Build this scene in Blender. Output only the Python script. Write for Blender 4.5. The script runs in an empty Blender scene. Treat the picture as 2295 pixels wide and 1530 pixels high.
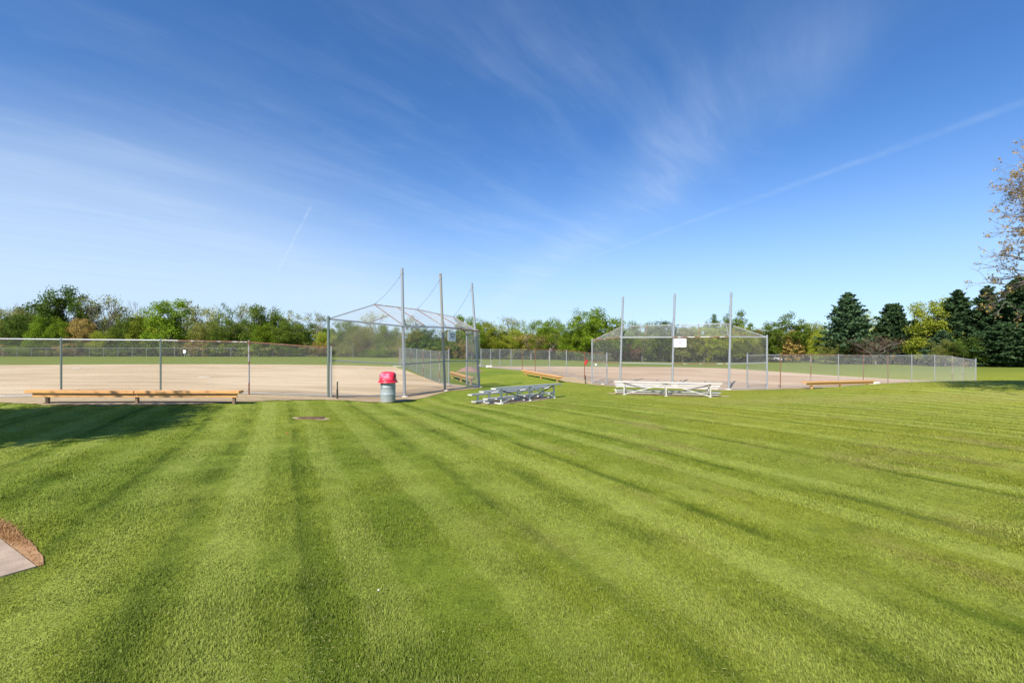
import bpy, bmesh, math, random
import numpy as np
from mathutils import Vector, Matrix, noise

SC = bpy.context.scene
C = SC.collection
R = math.radians
PI = math.pi

# ------------------------------------------------------------------ camera, sky, sun, exposure
CAM_Z = 1.7
F, CX, HY = 1020.0, 1147.5, 788.0          # focal length, centre column and horizon row of the photograph (2295 px wide)
cam_d = bpy.data.cameras.new('camera')
cam = bpy.data.objects.new('camera', cam_d)
C.objects.link(cam)
cam.location = (0, 0, CAM_Z)
cam.rotation_euler = (R(90), 0, 0)
cam_d.sensor_width = 36
cam_d.lens = 36 * F / 2295
cam_d.shift_y = (HY - 765) / 2295
cam_d.clip_end = 3000
cam_d.clip_start = 0.05
SC.camera = cam

SUN_EL = R(43)
TRAVEL = Vector((0.47, 0.883, 0)).normalized()       # the way the light goes, seen from above
SUN_AZ = math.atan2(-TRAVEL.x, -TRAVEL.y)
sd = bpy.data.lights.new('sun', 'SUN')
sd.energy = 5.0
sd.angle = R(0.55)
sd.color = (1.0, 0.945, 0.86)
sun = bpy.data.objects.new('sun', sd)
C.objects.link(sun)
d = Vector((TRAVEL.x * math.cos(SUN_EL), TRAVEL.y * math.cos(SUN_EL), -math.sin(SUN_EL)))
sun.rotation_euler = d.to_track_quat('-Z', 'Y').to_euler()

SC.view_settings.view_transform = 'Standard'
SC.view_settings.look = 'None'
SC.view_settings.exposure = 0.55
SC.view_settings.gamma = 1
SC.cycles.max_bounces = 6
SC.cycles.diffuse_bounces = 3
SC.cycles.transparent_max_bounces = 8


class NT:
    """small helper to write node maths as expressions"""
    def __init__(s, tree):
        s.t = tree; s.n = tree.nodes; s.l = tree.links

    def put(s, sock, v):
        if isinstance(v, bpy.types.NodeSocket): s.l.new(v, sock)
        else: sock.default_value = v

    def m(s, op, a, b=0.0, c=0.0, clamp=False):
        n = s.n.new('ShaderNodeMath'); n.operation = op; n.use_clamp = clamp
        s.put(n.inputs[0], a); s.put(n.inputs[1], b); s.put(n.inputs[2], c)
        return n.outputs[0]

    def add(s, a, b): return s.m('ADD', a, b)
    def sub(s, a, b): return s.m('SUBTRACT', a, b)
    def mul(s, a, b): return s.m('MULTIPLY', a, b)
    def div(s, a, b): return s.m('DIVIDE', a, b)

    def sep(s, v):
        n = s.n.new('ShaderNodeSeparateXYZ'); s.put(n.inputs[0], v); return n.outputs

    def comb(s, x, y, z):
        n = s.n.new('ShaderNodeCombineXYZ')
        for i, v in enumerate((x, y, z)): s.put(n.inputs[i], v)
        return n.outputs[0]

    def noise(s, vec, scale, detail=3, rough=0.5, dist=0.0):
        n = s.n.new('ShaderNodeTexNoise'); n.inputs['Scale'].default_value = scale
        n.inputs['Detail'].default_value = detail; n.inputs['Roughness'].default_value = rough
        n.inputs['Distortion'].default_value = dist
        if vec is not None: s.put(n.inputs['Vector'], vec)
        return n.outputs['Fac']

    def ramp(s, fac, stops, interp='LINEAR'):
        n = s.n.new('ShaderNodeValToRGB'); n.color_ramp.interpolation = interp
        cr = n.color_ramp
        while len(cr.elements) < len(stops): cr.elements.new(0.5)
        for e, (p, c) in zip(cr.elements, stops):
            e.position = p
            e.color = (c, c, c, 1) if isinstance(c, (int, float)) else (*c[:3], 1)
        s.put(n.inputs[0], fac)
        return n.outputs[0]

    def mix(s, fac, a, b, mode='MIX'):
        n = s.n.new('ShaderNodeMix'); n.data_type = 'RGBA'; n.blend_type = mode
        for sock, v in ((n.inputs[0], fac), (n.inputs[6], a), (n.inputs[7], b)):
            if isinstance(v, tuple): v = (*v[:3], 1)
            s.put(sock, v)
        return n.outputs[2]

    def smooth(s, v, a, b):
        n = s.n.new('ShaderNodeMapRange'); n.interpolation_type = 'SMOOTHSTEP'
        s.put(n.inputs[0], v); n.inputs[1].default_value = a; n.inputs[2].default_value = b
        n.inputs[3].default_value = 0; n.inputs[4].default_value = 1
        return n.outputs[0]


def build_world():
    w = bpy.data.worlds.new('World'); SC.world = w; w.use_nodes = True
    t = w.node_tree; k = NT(t); t.nodes.clear()
    out = t.nodes.new('ShaderNodeOutputWorld'); bg = t.nodes.new('ShaderNodeBackground')
    t.links.new(bg.outputs[0], out.inputs[0])
    bg.inputs[1].default_value = 0.118
    sky = t.nodes.new('ShaderNodeTexSky'); sky.sky_type = 'NISHITA'; sky.sun_disc = False
    sky.sun_elevation = SUN_EL; sky.sun_rotation = SUN_AZ
    sky.altitude = 1200; sky.air_density = 1.0; sky.dust_density = 0.25; sky.ozone_density = 2.6
    geo = t.nodes.new('ShaderNodeTexCoord')
    x, y, z = k.sep(geo.outputs['Generated'])
    zc = k.m('MAXIMUM', z, 0.03)
    u, v = k.div(x, zc), k.div(y, zc)
    # thin ice cloud laid on a high flat deck, drawn out along the wind
    ca, sa = 0.60, 0.80
    al = k.add(k.mul(u, ca), k.mul(v, sa))
    ac = k.sub(k.mul(u, sa), k.mul(v, ca))
    wob = k.noise(k.comb(u, v, 0.3), 0.55, 3, 0.5)
    ac2 = k.add(ac, k.mul(k.sub(wob, 0.5), 0.55))
    fib = k.noise(k.comb(k.mul(al, 0.42), k.mul(ac2, 2.1), 1.7), 1.5, 9, 0.60, 0.12)
    cot = k.noise(k.comb(k.mul(al, 1.2), k.mul(ac2, 2.0), 7.7), 2.2, 7, 0.62, 0.1)
    big = k.noise(k.comb(k.mul(u, 0.6), k.mul(v, 0.42), 4.1), 0.8, 2, 0.5)
    f1 = k.mul(k.smooth(fib, 0.36, 0.84), k.smooth(big, 0.34, 0.62))
    f2 = k.mul(k.smooth(cot, 0.50, 0.80), k.smooth(big, 0.42, 0.64))
    # a broad feathered streak going up to the right, and the wide veil at the left
    dl = k.m('ABSOLUTE', k.sub(k.add(u, k.mul(k.sub(wob, .5), .5)), k.sub(1.28, k.mul(v, 0.165))))
    band = k.sub(1.0, k.smooth(dl, 0.0, 0.50))
    band = k.mul(band, k.mul(k.smooth(v, 1.0, 2.0), k.add(.25, k.mul(.75, k.smooth(fib, 0.26, 0.80)))))
    left = k.mul(k.smooth(k.mul(u, -1.0), 0.3, 2.8), k.smooth(v, 1.2, 2.6))
    left = k.mul(left, k.add(0.70, k.mul(0.20, k.smooth(fib, 0.3, 0.75))))
    mid = k.mul(k.sub(1.0, k.smooth(k.m('ABSOLUTE', k.sub(u, 0.1)), 0.2, 1.6)), k.smooth(fib, 0.42, 0.72))
    mid = k.mul(mid, k.smooth(v, 1.15, 1.6))
    right_clear = k.sub(1.0, k.smooth(k.sub(u, k.mul(v, 0.12)), 0.75, 1.25))
    cl = k.add(k.mul(f1, 0.07), k.mul(f2, 0.06))
    cl = k.add(cl, k.mul(band, 0.24))
    cl = k.add(cl, k.mul(left, 0.50))
    cl = k.add(cl, k.mul(mid, 0.055))
    cl = k.mul(cl, k.add(0.06, k.mul(0.94, right_clear)))
    # two aircraft trails on the same deck

    def trail(p, q, w0, soft):
        (x0, y0), (x1, y1) = p, q
        L = math.hypot(x1 - x0, y1 - y0); tx, ty = (x1 - x0) / L, (y1 - y0) / L
        wv = k.mul(k.sub(k.noise(k.comb(u, v, 0), 2.5, 3), .5), 0.025)
        dd = k.m('ABSOLUTE', k.add(wv, k.sub(k.mul(k.sub(u, x0), ty), k.mul(k.sub(v, y0), tx))))
        a = k.add(k.mul(k.sub(u, x0), tx), k.mul(k.sub(v, y0), ty))
        ends = k.mul(k.smooth(a, 0, 0.3 * L), k.sub(1.0, k.smooth(a, L * .93, L)))
        c = k.sub(1.0, k.smooth(dd, w0 * .1, w0 + soft))
        tex = k.smooth(k.noise(k.comb(u, v, 2), 5.5, 6, .7), .34, .64)
        return k.mul(k.mul(c, ends), k.add(.2, k.mul(tex, .8)))
    cl = k.add(cl, k.mul(trail((0.40, 5.9), (2.25, 1.35), 0.012, 0.06), 0.12))
    cl = k.add(cl, k.mul(trail((-3.3, 6.3), (-1.33, 3.04), 0.002, 0.014), 0.22))
    hz = k.smooth(z, 0.0, 0.32)
    cl = k.m('MULTIPLY', cl, k.smooth(z, 0.03, 0.11), clamp=True)
    # the sky itself: the physical sky, a little more saturated as the camera gave it
    hs = t.nodes.new('ShaderNodeHueSaturation'); hs.inputs['Saturation'].default_value = 1.15
    hs.inputs['Value'].default_value = 1.0
    t.links.new(sky.outputs[0], hs.inputs['Color'])
    col = k.mix(1.0, hs.outputs[0], (0.72, 0.90, 1.08), 'MULTIPLY')
    white = t.nodes.new('ShaderNodeRGB'); white.outputs[0].default_value = (4.3, 5.1, 6.0, 1)
    low = k.m('POWER', k.sub(1.0, k.smooth(z, -0.02, 0.50)), 1.9)
    low = k.mul(low, k.sub(0.88, k.mul(0.14, k.smooth(x, 0.0, 0.7))))
    col = k.mix(low, col, (3.75, 4.65, 5.7))
    col = k.mix(cl, col, white.outputs[0])
    t.links.new(col, bg.inputs[0])


build_world()


# ------------------------------------------------------------------ terrain
def px(x, y, dist):
    """the world point that lies `dist` metres ahead on the sight line through photograph pixel (x, y)"""
    return ((x - CX) / F * dist, dist, CAM_Z - (y - HY) / F * dist)


CP = [(0, 0, 0), (-5, 4, 0.02), (5, 4, 0.0), (-12, 8, 0.04), (12, 8, 0.02), (0, 10, -.08), (-6, 12, -.05), (8, 14, -.08),
      (16, 14, .02), (24, 12, .15), (-24, 10, .15), (0, -20, 0), (-25, -15, 0), (25, -15, 0)]
CP += [px(0, 893, 15.2), px(558, 885, 16.8), px(736, 890, 17.4), px(907, 890, 19.6), px(998, 876, 22.2),
       px(1075, 868, 25.1), px(869, 901, 17.7), px(1061, 863, 27.5), px(894, 821, 48), px(700, 817, 53), px(0, 817, 54),
       px(-60, 799, 102), px(350, 799, 102), px(730, 799.5, 104), px(890, 801, 106), px(1090, 804, 120),
       px(1078, 822, 50.5), px(1310, 851.5, 32), px(1327, 859.5, 30.4), px(1388, 865, 28.3), px(1506, 869, 27.5),
       px(1632, 873.5, 26.2), px(1718, 872.2, 25.9), px(1123, 906, 17.2), px(1245, 891.5, 20.3), px(1399, 884.7, 20.9),
       px(1583, 890.6, 19.9), px(1300, 822, 60), px(1640, 826, 54), px(1300, 806, 122), px(1500, 811, 122), px(1900, 811, 120),
       px(2185, 809, 105), px(1749, 869.6, 26), (19.5, 27.5, -.46), (26.3, 31.8, -.58), (34.5, 36.5, -.66), (41.7, 41, -1.0),
       (46, 45, -.75), (12.6, 20.5, -.12), (16.2, 21.3, .135), (20.0, 21.3, .275), (23.6, 21.3, .345), (30, 21, .42), (60, 30, -.2),
       (12.5, 23.4, -.40), (16.5, 24.6, -.42), (21, 25.2, -.35), (26, 26, -.2),
       (-100, 160, .8), (0, 170, 0), (100, 160, -.6), (-160, 60, .8), (160, 60, -.6), (-60, 30, .3),
       (-300, 400, 1), (300, 400, -.5), (0, 600, 0), (-600, 0, 1), (600, 0, -.5), (0, -120, 0), (-200, -100, .3), (200, -100, -.2)]
CP = np.array(CP, float)
_c2 = 4.0 ** 2


def _phi(x, y):
    d2 = (x[..., None] - CP[:, 0]) ** 2 + (y[..., None] - CP[:, 1]) ** 2
    return np.sqrt(d2 + _c2)


_A = _phi(CP[:, 0], CP[:, 1]) - 1e-2 * 0
_A = _A - np.eye(len(CP)) * 0.02      # a touch of smoothing
_zm = -0.1
_W = np.linalg.solve(_A, CP[:, 2] - _zm)


def gz(x, y):
    x = np.asarray(x, float); y = np.asarray(y, float)
    r = _phi(np.atleast_1d(x).ravel(), np.atleast_1d(y).ravel()) @ _W + _zm
    return float(r[0]) if x.ndim == 0 else r.reshape(x.shape)


def G(x, y, dz=0.0):
    return Vector((x, y, gz(x, y) + dz))


# ------------------------------------------------------------------ tagging and mesh helpers
def tag(o, label=None, cat=None, group=None, kind=None):
    if label: o['label'] = label
    if cat: o['category'] = cat
    if group: o['group'] = group
    if kind: o['kind'] = kind
    return o


def thing(name, label, cat, loc=(0, 0, 0), rz=0.0, group=None):
    o = bpy.data.objects.new(name, None); C.objects.link(o)
    o.location = loc; o.rotation_euler = (0, 0, rz); o.empty_display_size = .3
    return tag(o, label, cat, group)


def link_mesh(name, me, parent=None, mat=None):
    o = bpy.data.objects.new(name, me); C.objects.link(o)
    if parent: o.parent = parent
    if mat is not None:
        if len(me.materials) == 0: me.materials.append(mat)
    return o


def np_mesh(name, V, Fc, smooth=False):
    """V (n,3) floats, Fc (m,k) ints with constant k"""
    V = np.asarray(V, np.float32); Fc = np.asarray(Fc, np.int32)
    me = bpy.data.meshes.new(name)
    m, kk = Fc.shape
    me.vertices.add(len(V)); me.vertices.foreach_set('co', V.ravel())
    me.loops.add(m * kk); me.loops.foreach_set('vertex_index', Fc.ravel())
    me.polygons.add(m)
    me.polygons.foreach_set('loop_start', np.arange(0, m * kk, kk, dtype=np.int32))
    me.polygons.foreach_set('loop_total', np.full(m, kk, np.int32))
    if smooth: me.polygons.foreach_set('use_smooth', np.ones(m, bool))
    me.update(calc_edges=True)
    return me


class MB:
    def __init__(s, org=(0, 0, 0)):
        s.v = []; s.f = []; s.sm = []; s.org = Vector(org)

    def _add(s, vs, fs, smooth=False):
        b = len(s.v)
        s.v += [tuple(Vector(v) - s.org) for v in vs]
        s.f += [tuple(b + i for i in f) for f in fs]
        s.sm += [smooth] * len(fs)

    def box(s, c, size, rot=None, bev=0.0):
        hx, hy, hz = [q / 2 for q in size]
        rot = rot or Matrix.Identity(3)
        c = Vector(c)
        if bev <= 0:
            vs = [c + rot @ Vector((x * hx, y * hy, z * hz)) for x in (-1, 1) for y in (-1, 1) for z in (-1, 1)]
            s._add(vs, [(0, 1, 3, 2), (4, 6, 7, 5), (0, 4, 5, 1), (2, 3, 7, 6), (0, 2, 6, 4), (1, 5, 7, 3)])
            return
        bm = bmesh.new()
        bmesh.ops.create_cube(bm, size=1)
        for v in bm.verts: v.co = Vector((v.co.x * size[0], v.co.y * size[1], v.co.z * size[2]))
        bmesh.ops.bevel(bm, geom=bm.edges[:], offset=bev, segments=2, affect='EDGES', profile=.6)
        bm.verts.index_update()
        s._add([c + rot @ v.co for v in bm.verts], [[v.index for v in f.verts] for f in bm.faces])
        bm.free()

    def beam(s, p, q, w, h, bev=0.0, up=(0, 0, 1)):
        p, q = Vector(p), Vector(q); d = (q - p); L = d.length; d.normalize()
        side = d.cross(Vector(up))
        if side.length < 1e-4: side = d.cross(Vector((1, 0, 0)))
        side.normalize(); u2 = side.cross(d)
        rot = Matrix((d, side, u2)).transposed()
        s.box((p + q) / 2, (L, w, h), rot, bev)

    def tube(s, p, q, r, r2=None, n=10, cap=True):
        s.path([p, q], [r, r if r2 is None else r2], n, cap)

    def path(s, pts, rs, n=8, cap=True):
        pts = [Vector(p) for p in pts]
        if isinstance(rs, (int, float)): rs = [rs] * len(pts)
        vs = []; a = None
        for i, p in enumerate(pts):
            t = (pts[min(i + 1, len(pts) - 1)] - pts[max(i - 1, 0)])
            if t.length < 1e-6: t = Vector((0, 0, 1))
            t.normalize()
            if a is None:
                a = t.orthogonal().normalized()
            else:
                a = (a - t * a.dot(t)).normalized()
            b = t.cross(a)
            for j in range(n):
                th = 2 * PI * j / n
                vs.append(p + (a * math.cos(th) + b * math.sin(th)) * rs[i])
        fs = []
        for i in range(len(pts) - 1):
            for j in range(n):
                fs.append((i * n + j, i * n + (j + 1) % n, (i + 1) * n + (j + 1) % n, (i + 1) * n + j))
        s._add(vs, fs, True)
        if cap:
            k = len(vs)
            s._add(vs[:n][::-1], [tuple(range(n))]); s._add(vs[k - n:], [tuple(range(n))])

    def lathe(s, prof, c=(0, 0, 0), n=32, cap=True, smooth=True):
        c = Vector(c); vs = []
        for r, z in prof:
            for j in range(n):
                th = 2 * PI * j / n
                vs.append(c + Vector((r * math.cos(th), r * math.sin(th), z)))
        fs = [(i * n + j, i * n + (j + 1) % n, (i + 1) * n + (j + 1) % n, (i + 1) * n + j)
              for i in range(len(prof) - 1) for j in range(n)]
        s._add(vs, fs, smooth)
        if cap:
            s._add(vs[:n][::-1], [tuple(range(n))]); s._add(vs[-n:], [tuple(range(n))])

    def prism(s, poly, d):
        """a flat polygon (3D points) thickened by vector d"""
        d = Vector(d); n = len(poly); poly = [Vector(p) for p in poly]
        s._add(poly + [p + d for p in poly], [tuple(range(n))[::-1], tuple(range(n, 2 * n))] +
               [(i, (i + 1) % n, n + (i + 1) % n, n + i) for i in range(n)])

    def ball(s, c, r, seg=10, rings=7, sq=(1, 1, 1)):
        prof = [(max(1e-4, math.sin(PI * i / rings)) * r, -math.cos(PI * i / rings) * r * sq[2]) for i in range(rings + 1)]
        s.lathe(prof, c, seg, cap=False)

    def build(s, name, mat, parent=None):
        me = bpy.data.meshes.new(name)
        me.from_pydata(s.v, [], s.f)
        me.polygons.foreach_set('use_smooth', s.sm)
        me.materials.append(mat); me.update()
        o = bpy.data.objects.new(name, me); C.objects.link(o)
        if parent: o.parent = parent
        return o


# ------------------------------------------------------------------ materials
def new_mat(name):
    m = bpy.data.materials.new(name); m.use_nodes = True
    m.node_tree.nodes.clear()
    k = NT(m.node_tree)
    out = k.n.new('ShaderNodeOutputMaterial')
    return m, k, out


def pbsdf(k, out, col, rough=.6, metal=0.0, bump=None, spec=None):
    b = k.n.new('ShaderNodeBsdfPrincipled')
    if isinstance(col, tuple): col = (*col[:3], 1)
    k.put(b.inputs['Base Color'], col); k.put(b.inputs['Roughness'], rough); k.put(b.inputs['Metallic'], metal)
    if spec is not None: b.inputs['Specular IOR Level'].default_value = spec
    if bump is not None:
        h, st, dist = bump
        n = k.n.new('ShaderNodeBump'); n.inputs['Strength'].default_value = st; n.inputs['Distance'].default_value = dist
        k.put(n.inputs['Height'], h); k.l.new(n.outputs[0], b.inputs['Normal'])
    k.l.new(b.outputs[0], out.inputs[0])
    return b


def position(k):
    return k.n.new('ShaderNodeNewGeometry').outputs['Position']


def simple(name, c1, c2=None, rough=.6, scale=4, metal=0.0, bumpst=.2, stretch=None, detail=5):
    m, k, out = new_mat(name)
    P = position(k)
    if stretch:
        x, y, z = k.sep(P); P = k.comb(k.mul(x, stretch[0]), k.mul(y, stretch[1]), k.mul(z, stretch[2]))
    n = k.noise(P, scale, detail, .6)
    col = k.mix(k.smooth(n, .3, .7), c1, c2 or tuple(q * .8 for q in c1))
    n2 = k.noise(P, scale * 9, 3)
    pbsdf(k, out, col, rough, metal, (n2, bumpst, .004))
    return m


def galv(name, base=(.38, .40, .42), rust=.45, rustcol=(.20, .085, .045), rough=.42, metal=.35):
    """galvanised steel, `rust` is the threshold above which it rusts (lower = rustier)"""
    m, k, out = new_mat(name)
    P = position(k)
    n = k.noise(P, 2.3, 6, .65); n2 = k.noise(P, 30, 3)
    col = k.mix(n2, tuple(q * .82 for q in base), base)
    rm = k.smooth(n, rust, rust + .07)
    rc = k.mix(n2, tuple(q * .6 for q in rustcol), tuple(min(1, q * 1.5) for q in rustcol))
    col = k.mix(rm, col, rc)
    pbsdf(k, out, col, k.add(rough, k.mul(rm, .4)), k.mul(k.sub(1.0, rm), metal), (n2, .1, .002))
    return m


M = {}
M['galv'] = galv('galvanised_steel', rust=.66)
M['galv_light'] = galv('galvanised_pipe', (.39, .41, .43), rust=.70)
M['galv_green'] = galv('weathered_post', (.17, .22, .19), rust=.68)
M['rusty'] = galv('rusty_pipe', (.42, .40, .38), rust=.44)
M['very_rusty'] = galv('rusted_pipe', (.30, .22, .18), rust=.36)
M['post_brown'] = galv('brown_weathered_pole', (.36, .34, .29), rust=.58, rustcol=(.24, .17, .08))
M['wire'] = galv('chain_link_wire', (.50, .50, .49), rust=.68, rough=.5, metal=.3)
M['wire_dark'] = galv('weathered_wire', (.30, .28, .27), rust=.6, rough=.6, metal=.2)
M['cable'] = simple('steel_cable', (.22, .23, .25), rough=.5, metal=.5)
M['strap'] = simple('dark_green_strap', (.10, .11, .05), (.05, .07, .05), rough=.7)
M['white_paint'] = simple('white_aluminium_plank', (.62, .59, .53), (.50, .47, .42), rough=.5, scale=2, bumpst=.05)
M['alu'] = simple('aluminium_plank', (.44, .45, .45), (.34, .36, .37), rough=.45, metal=.25, scale=3, bumpst=.05)
M['frame_paint'] = simple('pale_painted_frame', (.60, .61, .58), (.48, .49, .46), rough=.5, scale=5)
M['frame_white'] = simple('cream_painted_frame', (.54, .52, .45), (.43, .41, .35), rough=.5, scale=5)
M['dark_steel'] = simple('dark_steel', (.12, .12, .12), (.07, .07, .08), rough=.5)
M['concrete'] = simple('concrete', (.43, .32, .225), (.32, .235, .165), rough=.9, scale=7, bumpst=.5)
M['stone'] = simple('pale_footing', (.62, .54, .42), (.5, .42, .32), rough=.9, scale=9)
M['white_rubber'] = simple('white_base', (.75, .72, .66), (.62, .57, .5), rough=.6, scale=9)
M['sign_white'] = simple('white_sign', (.86, .86, .87), (.80, .81, .84), rough=.35, scale=3, bumpst=.0)
M['ink'] = simple('dark_blue_lettering', (.05, .05, .17), (.08, .08, .2), rough=.5)
M['ink_pale'] = simple('faded_blue_lettering', (.38, .37, .52), (.5, .5, .62), rough=.5)
M['ink_violet'] = simple('faded_violet_lettering', (.08, .05, .16), (.14, .1, .22), rough=.5)
M['red_cloth'] = simple('red_cloth', (.62, .03, .03), (.42, .02, .02), rough=.8)
M['wood_old'] = simple('weathered_timber', (.23, .16, .10), (.14, .09, .06), rough=.85, stretch=(1, 1, 6))
M['black_post'] = simple('black_post', (.025, .03, .022), (.05, .05, .03), rough=.6)
M['cream_cap'] = simple('cream_cap', (.7, .62, .42), rough=.6)
M['rust_grate'] = simple('rusty_grate', (.22, .12, .08), (.12, .06, .045), rough=.85, scale=12)
M['mulch'] = simple('dirt_heap', (.36, .21, .15), (.24, .14, .10), rough=.95, scale=5, bumpst=.8)


def plank_mat():
    m, k, out = new_mat('tan_painted_timber')
    x, y, z = k.sep(position(k))
    n = k.noise(k.comb(x, y, k.mul(z, 9)), 3, 6, .6)
    n2 = k.noise(k.comb(x, y, z), 1.7, 5, .7)
    col = k.mix(k.smooth(n, .3, .75), (.66, .36, .13), (.50, .25, .08))
    wear = k.smooth(n2, .68, .75)
    col = k.mix(wear, col, (.20, .13, .09))
    pbsdf(k, out, col, .55, 0, (n, .15, .003))
    return m


M['plank'] = plank_mat()


def lid_mat():
    m, k, out = new_mat('faded_red_plastic')
    tc = k.n.new('ShaderNodeTexCoord'); P = tc.outputs['Object']
    x, y, z = k.sep(P)
    n = k.noise(P, 9, 5, .65)
    zone = k.mul(k.smooth(z, .93, .97), k.sub(1.0, k.smooth(z, 1.09, 1.13)))
    side = k.smooth(k.mul(x, -1), -.12, .0)
    fade = k.mul(k.mul(zone, side), k.smooth(n, .36, .58))
    col = k.mix(k.noise(P, 4, 3), (.78, .028, .07), (.62, .02, .05))
    col = k.mix(k.mul(fade, .7), col, (.50, .30, .46))
    pbsdf(k, out, col, .38)
    return m


def drum_mat():
    m, k, out = new_mat('grey_painted_drum')
    tc = k.n.new('ShaderNodeTexCoord'); P = tc.outputs['Object']
    x, y, z = k.sep(P)
    n = k.noise(P, 6, 5, .65)
    col = k.mix(k.smooth(n, .3, .7), (.34, .38, .39), (.28, .31, .32))
    low = k.mul(k.sub(1.0, k.smooth(z, .0, .22)), k.smooth(n, .3, .6))
    col = k.mix(k.mul(low, .75), col, (.33, .29, .20))
    # a dark splash with a run below it, on the left of the side seen from the lawn
    dx = k.add(x, .20); dz = k.sub(z, .70)
    wob = k.mul(k.sub(k.noise(P, 22, 3), .5), .05)
    rr = k.m('SQRT', k.add(k.mul(dx, dx), k.mul(dz, dz)))
    spot = k.sub(1.0, k.smooth(k.add(rr, wob), .028, .045))
    front = k.smooth(k.mul(y, -1), .05, .1)
    run = k.mul(k.sub(1.0, k.smooth(k.m('ABSOLUTE', k.add(dx, wob)), .010, .022)), k.mul(k.smooth(z, .46, .58), k.sub(1.0, k.smooth(z, .69, .71))))
    sp = k.m('MULTIPLY', k.mul(k.m('MAXIMUM', spot, run), front), 1.0, clamp=True)
    col = k.mix(sp, col, (.02, .02, .02))
    pbsdf(k, out, col, .5, .1, (n, .1, .003))
    return m


M['lid'] = lid_mat(); M['drum'] = drum_mat()


def lawn_color(k, P):
    x, y, z = k.sep(P)
    warp = k.mul(k.sub(k.noise(P, .16, 2), .5), .42)
    warp2 = k.mul(k.sub(k.noise(P, 2.6, 5, .7), .5), .22)
    # mower passes: they run away to the left and bend slightly to the right of the camera
    p = k.add(k.add(k.mul(x, .895), k.mul(y, .445)), k.add(warp, warp2))
    bend = k.mul(k.m('POWER', k.m('MAXIMUM', k.sub(p, 4.0), 0.0), 2.0), .012)
    p = k.add(p, bend)
    idx = k.m('FLOOR', k.div(k.sub(p, .12), 1.92))
    fr = k.m('FRACT', k.div(k.sub(p, .12), 1.92))
    def rnd_(off):
        w = k.n.new('ShaderNodeTexWhiteNoise'); w.noise_dimensions = '1D'
        k.put(w.inputs['W'], k.add(idx, off)); return w.outputs['Value']
    par = k.m('MODULO', k.m('ABSOLUTE', idx), 2.0)
    dark = k.m('MAXIMUM', k.sub(1.0, k.smooth(fr, .02, .09)), k.smooth(fr, .95, 1.0))
    dark2 = k.mul(k.smooth(fr, .40, .46), k.sub(1.0, k.smooth(fr, .50, .58)))
    lite = k.mul(k.smooth(fr, .11, .15), k.sub(1.0, k.smooth(fr, .27, .36)))
    mid2 = k.mul(k.smooth(fr, .59, .63), k.sub(1.0, k.smooth(fr, .78, .86)))
    patch = k.noise(k.comb(k.add(k.mul(x, .9), k.mul(y, .44)), k.mul(k.sub(k.mul(y, .9), k.mul(x, .44)), .35), 0), 1.1, 5, .6)
    brk = k.noise(P, .9, 3, .55)
    near = k.sub(1.0, k.smooth(y, 16, 24))
    dark = k.mul(dark, k.mul(near, k.smooth(brk, .30, .58)))
    dark = k.mul(dark, k.add(.5, k.mul(rnd_(3.5), .5)))
    dark2 = k.mul(dark2, k.mul(k.smooth(rnd_(17.5), .35, .9), k.smooth(k.sub(1.0, brk), .38, .6)))
    mid2 = k.mul(mid2, k.smooth(rnd_(31.5), .3, .9))
    lite = k.mul(lite, k.add(.5, k.mul(rnd_(57.5), .5)))
    lite = k.mul(lite, k.mul(near, k.smooth(brk, .25, .6)))
    g_dark, g_lite = (.062, .108, .011), (.350, .395, .085)
    n_big = k.noise(P, .22, 3, .5)
    n_med = k.noise(P, 2.2, 5, .65)
    col = k.mix(k.smooth(n_big, .3, .7), (.160, .218, .026), (.242, .278, .034))
    # more yellow towards the right hand side of the lawn
    col = k.mix(k.mul(k.smooth(x, -1.0, 9.0), .55), col, (.292, .290, .034))
    col = k.mix(k.mul(k.smooth(n_med, .5, .75), .5), col, g_dark)
    col = k.mix(k.mul(k.smooth(k.sub(1.0, n_med), .52, .8), .5), col, g_lite)
    col = k.mix(k.mul(par, k.mul(near, .14)), col, g_lite)
    col = k.mix(k.mul(lite, .70), col, g_lite)
    col = k.mix(k.mul(mid2, k.mul(near, .5)), col, g_lite)
    col = k.mix(k.mul(dark, .72), col, g_dark)
    col = k.mix(k.mul(dark2, k.mul(near, .5)), col, g_dark)
    # dry cut grass lying in streaks, strongest at the right
    th = k.mul(k.smooth(patch, .52, .70), k.add(.22, k.mul(.55, k.smooth(p, .5, 7.0))))
    th = k.mul(th, near)
    col = k.mix(th, col, (.27, .25, .07))
    # a long pale track by the rise at the right
    tr = k.m('ABSOLUTE', k.sub(k.sub(y, k.mul(x, -.22)), k.add(19.2, k.mul(warp, 1.2))))
    tr = k.mul(k.sub(1.0, k.smooth(tr, .5, 1.3)), k.smooth(x, 6.0, 9.0))
    col = k.mix(k.mul(tr, .5), col, (.32, .30, .08))
    # the far outfields are a duller, even green
    far = k.smooth(y, 40, 60)
    bandf = k.smooth(k.m('SINE', k.add(k.mul(y, .9), k.mul(x, .25))), -.4, .4)
    fc = k.mix(k.mul(bandf, .5), (.165, .205, .030), (.205, .240, .040))
    col = k.mix(far, col, fc)
    return col


def grass_ground_mat():
    m, k, out = new_mat('mown_grass_ground')
    P = position(k); x, y, z = k.sep(P)
    col = lawn_color(k, P)
    fine = k.noise(k.comb(x, y, 0), 42, 4, .75)
    fine2 = k.noise(k.comb(k.mul(x, 1.0), k.mul(y, .45), 0), 11, 4, .7)
    f = k.add(k.mul(fine, .55), k.mul(fine2, .45))
    mul = k.add(.62, k.mul(k.smooth(f, .3, .72), .62))
    mc = k.comb(mul, mul, mul)
    col = k.mix(1.0, col, mc, 'MULTIPLY')
    pbsdf(k, out, col, .8, 0, (f, .9, .035), spec=.04)
    return m


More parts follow.
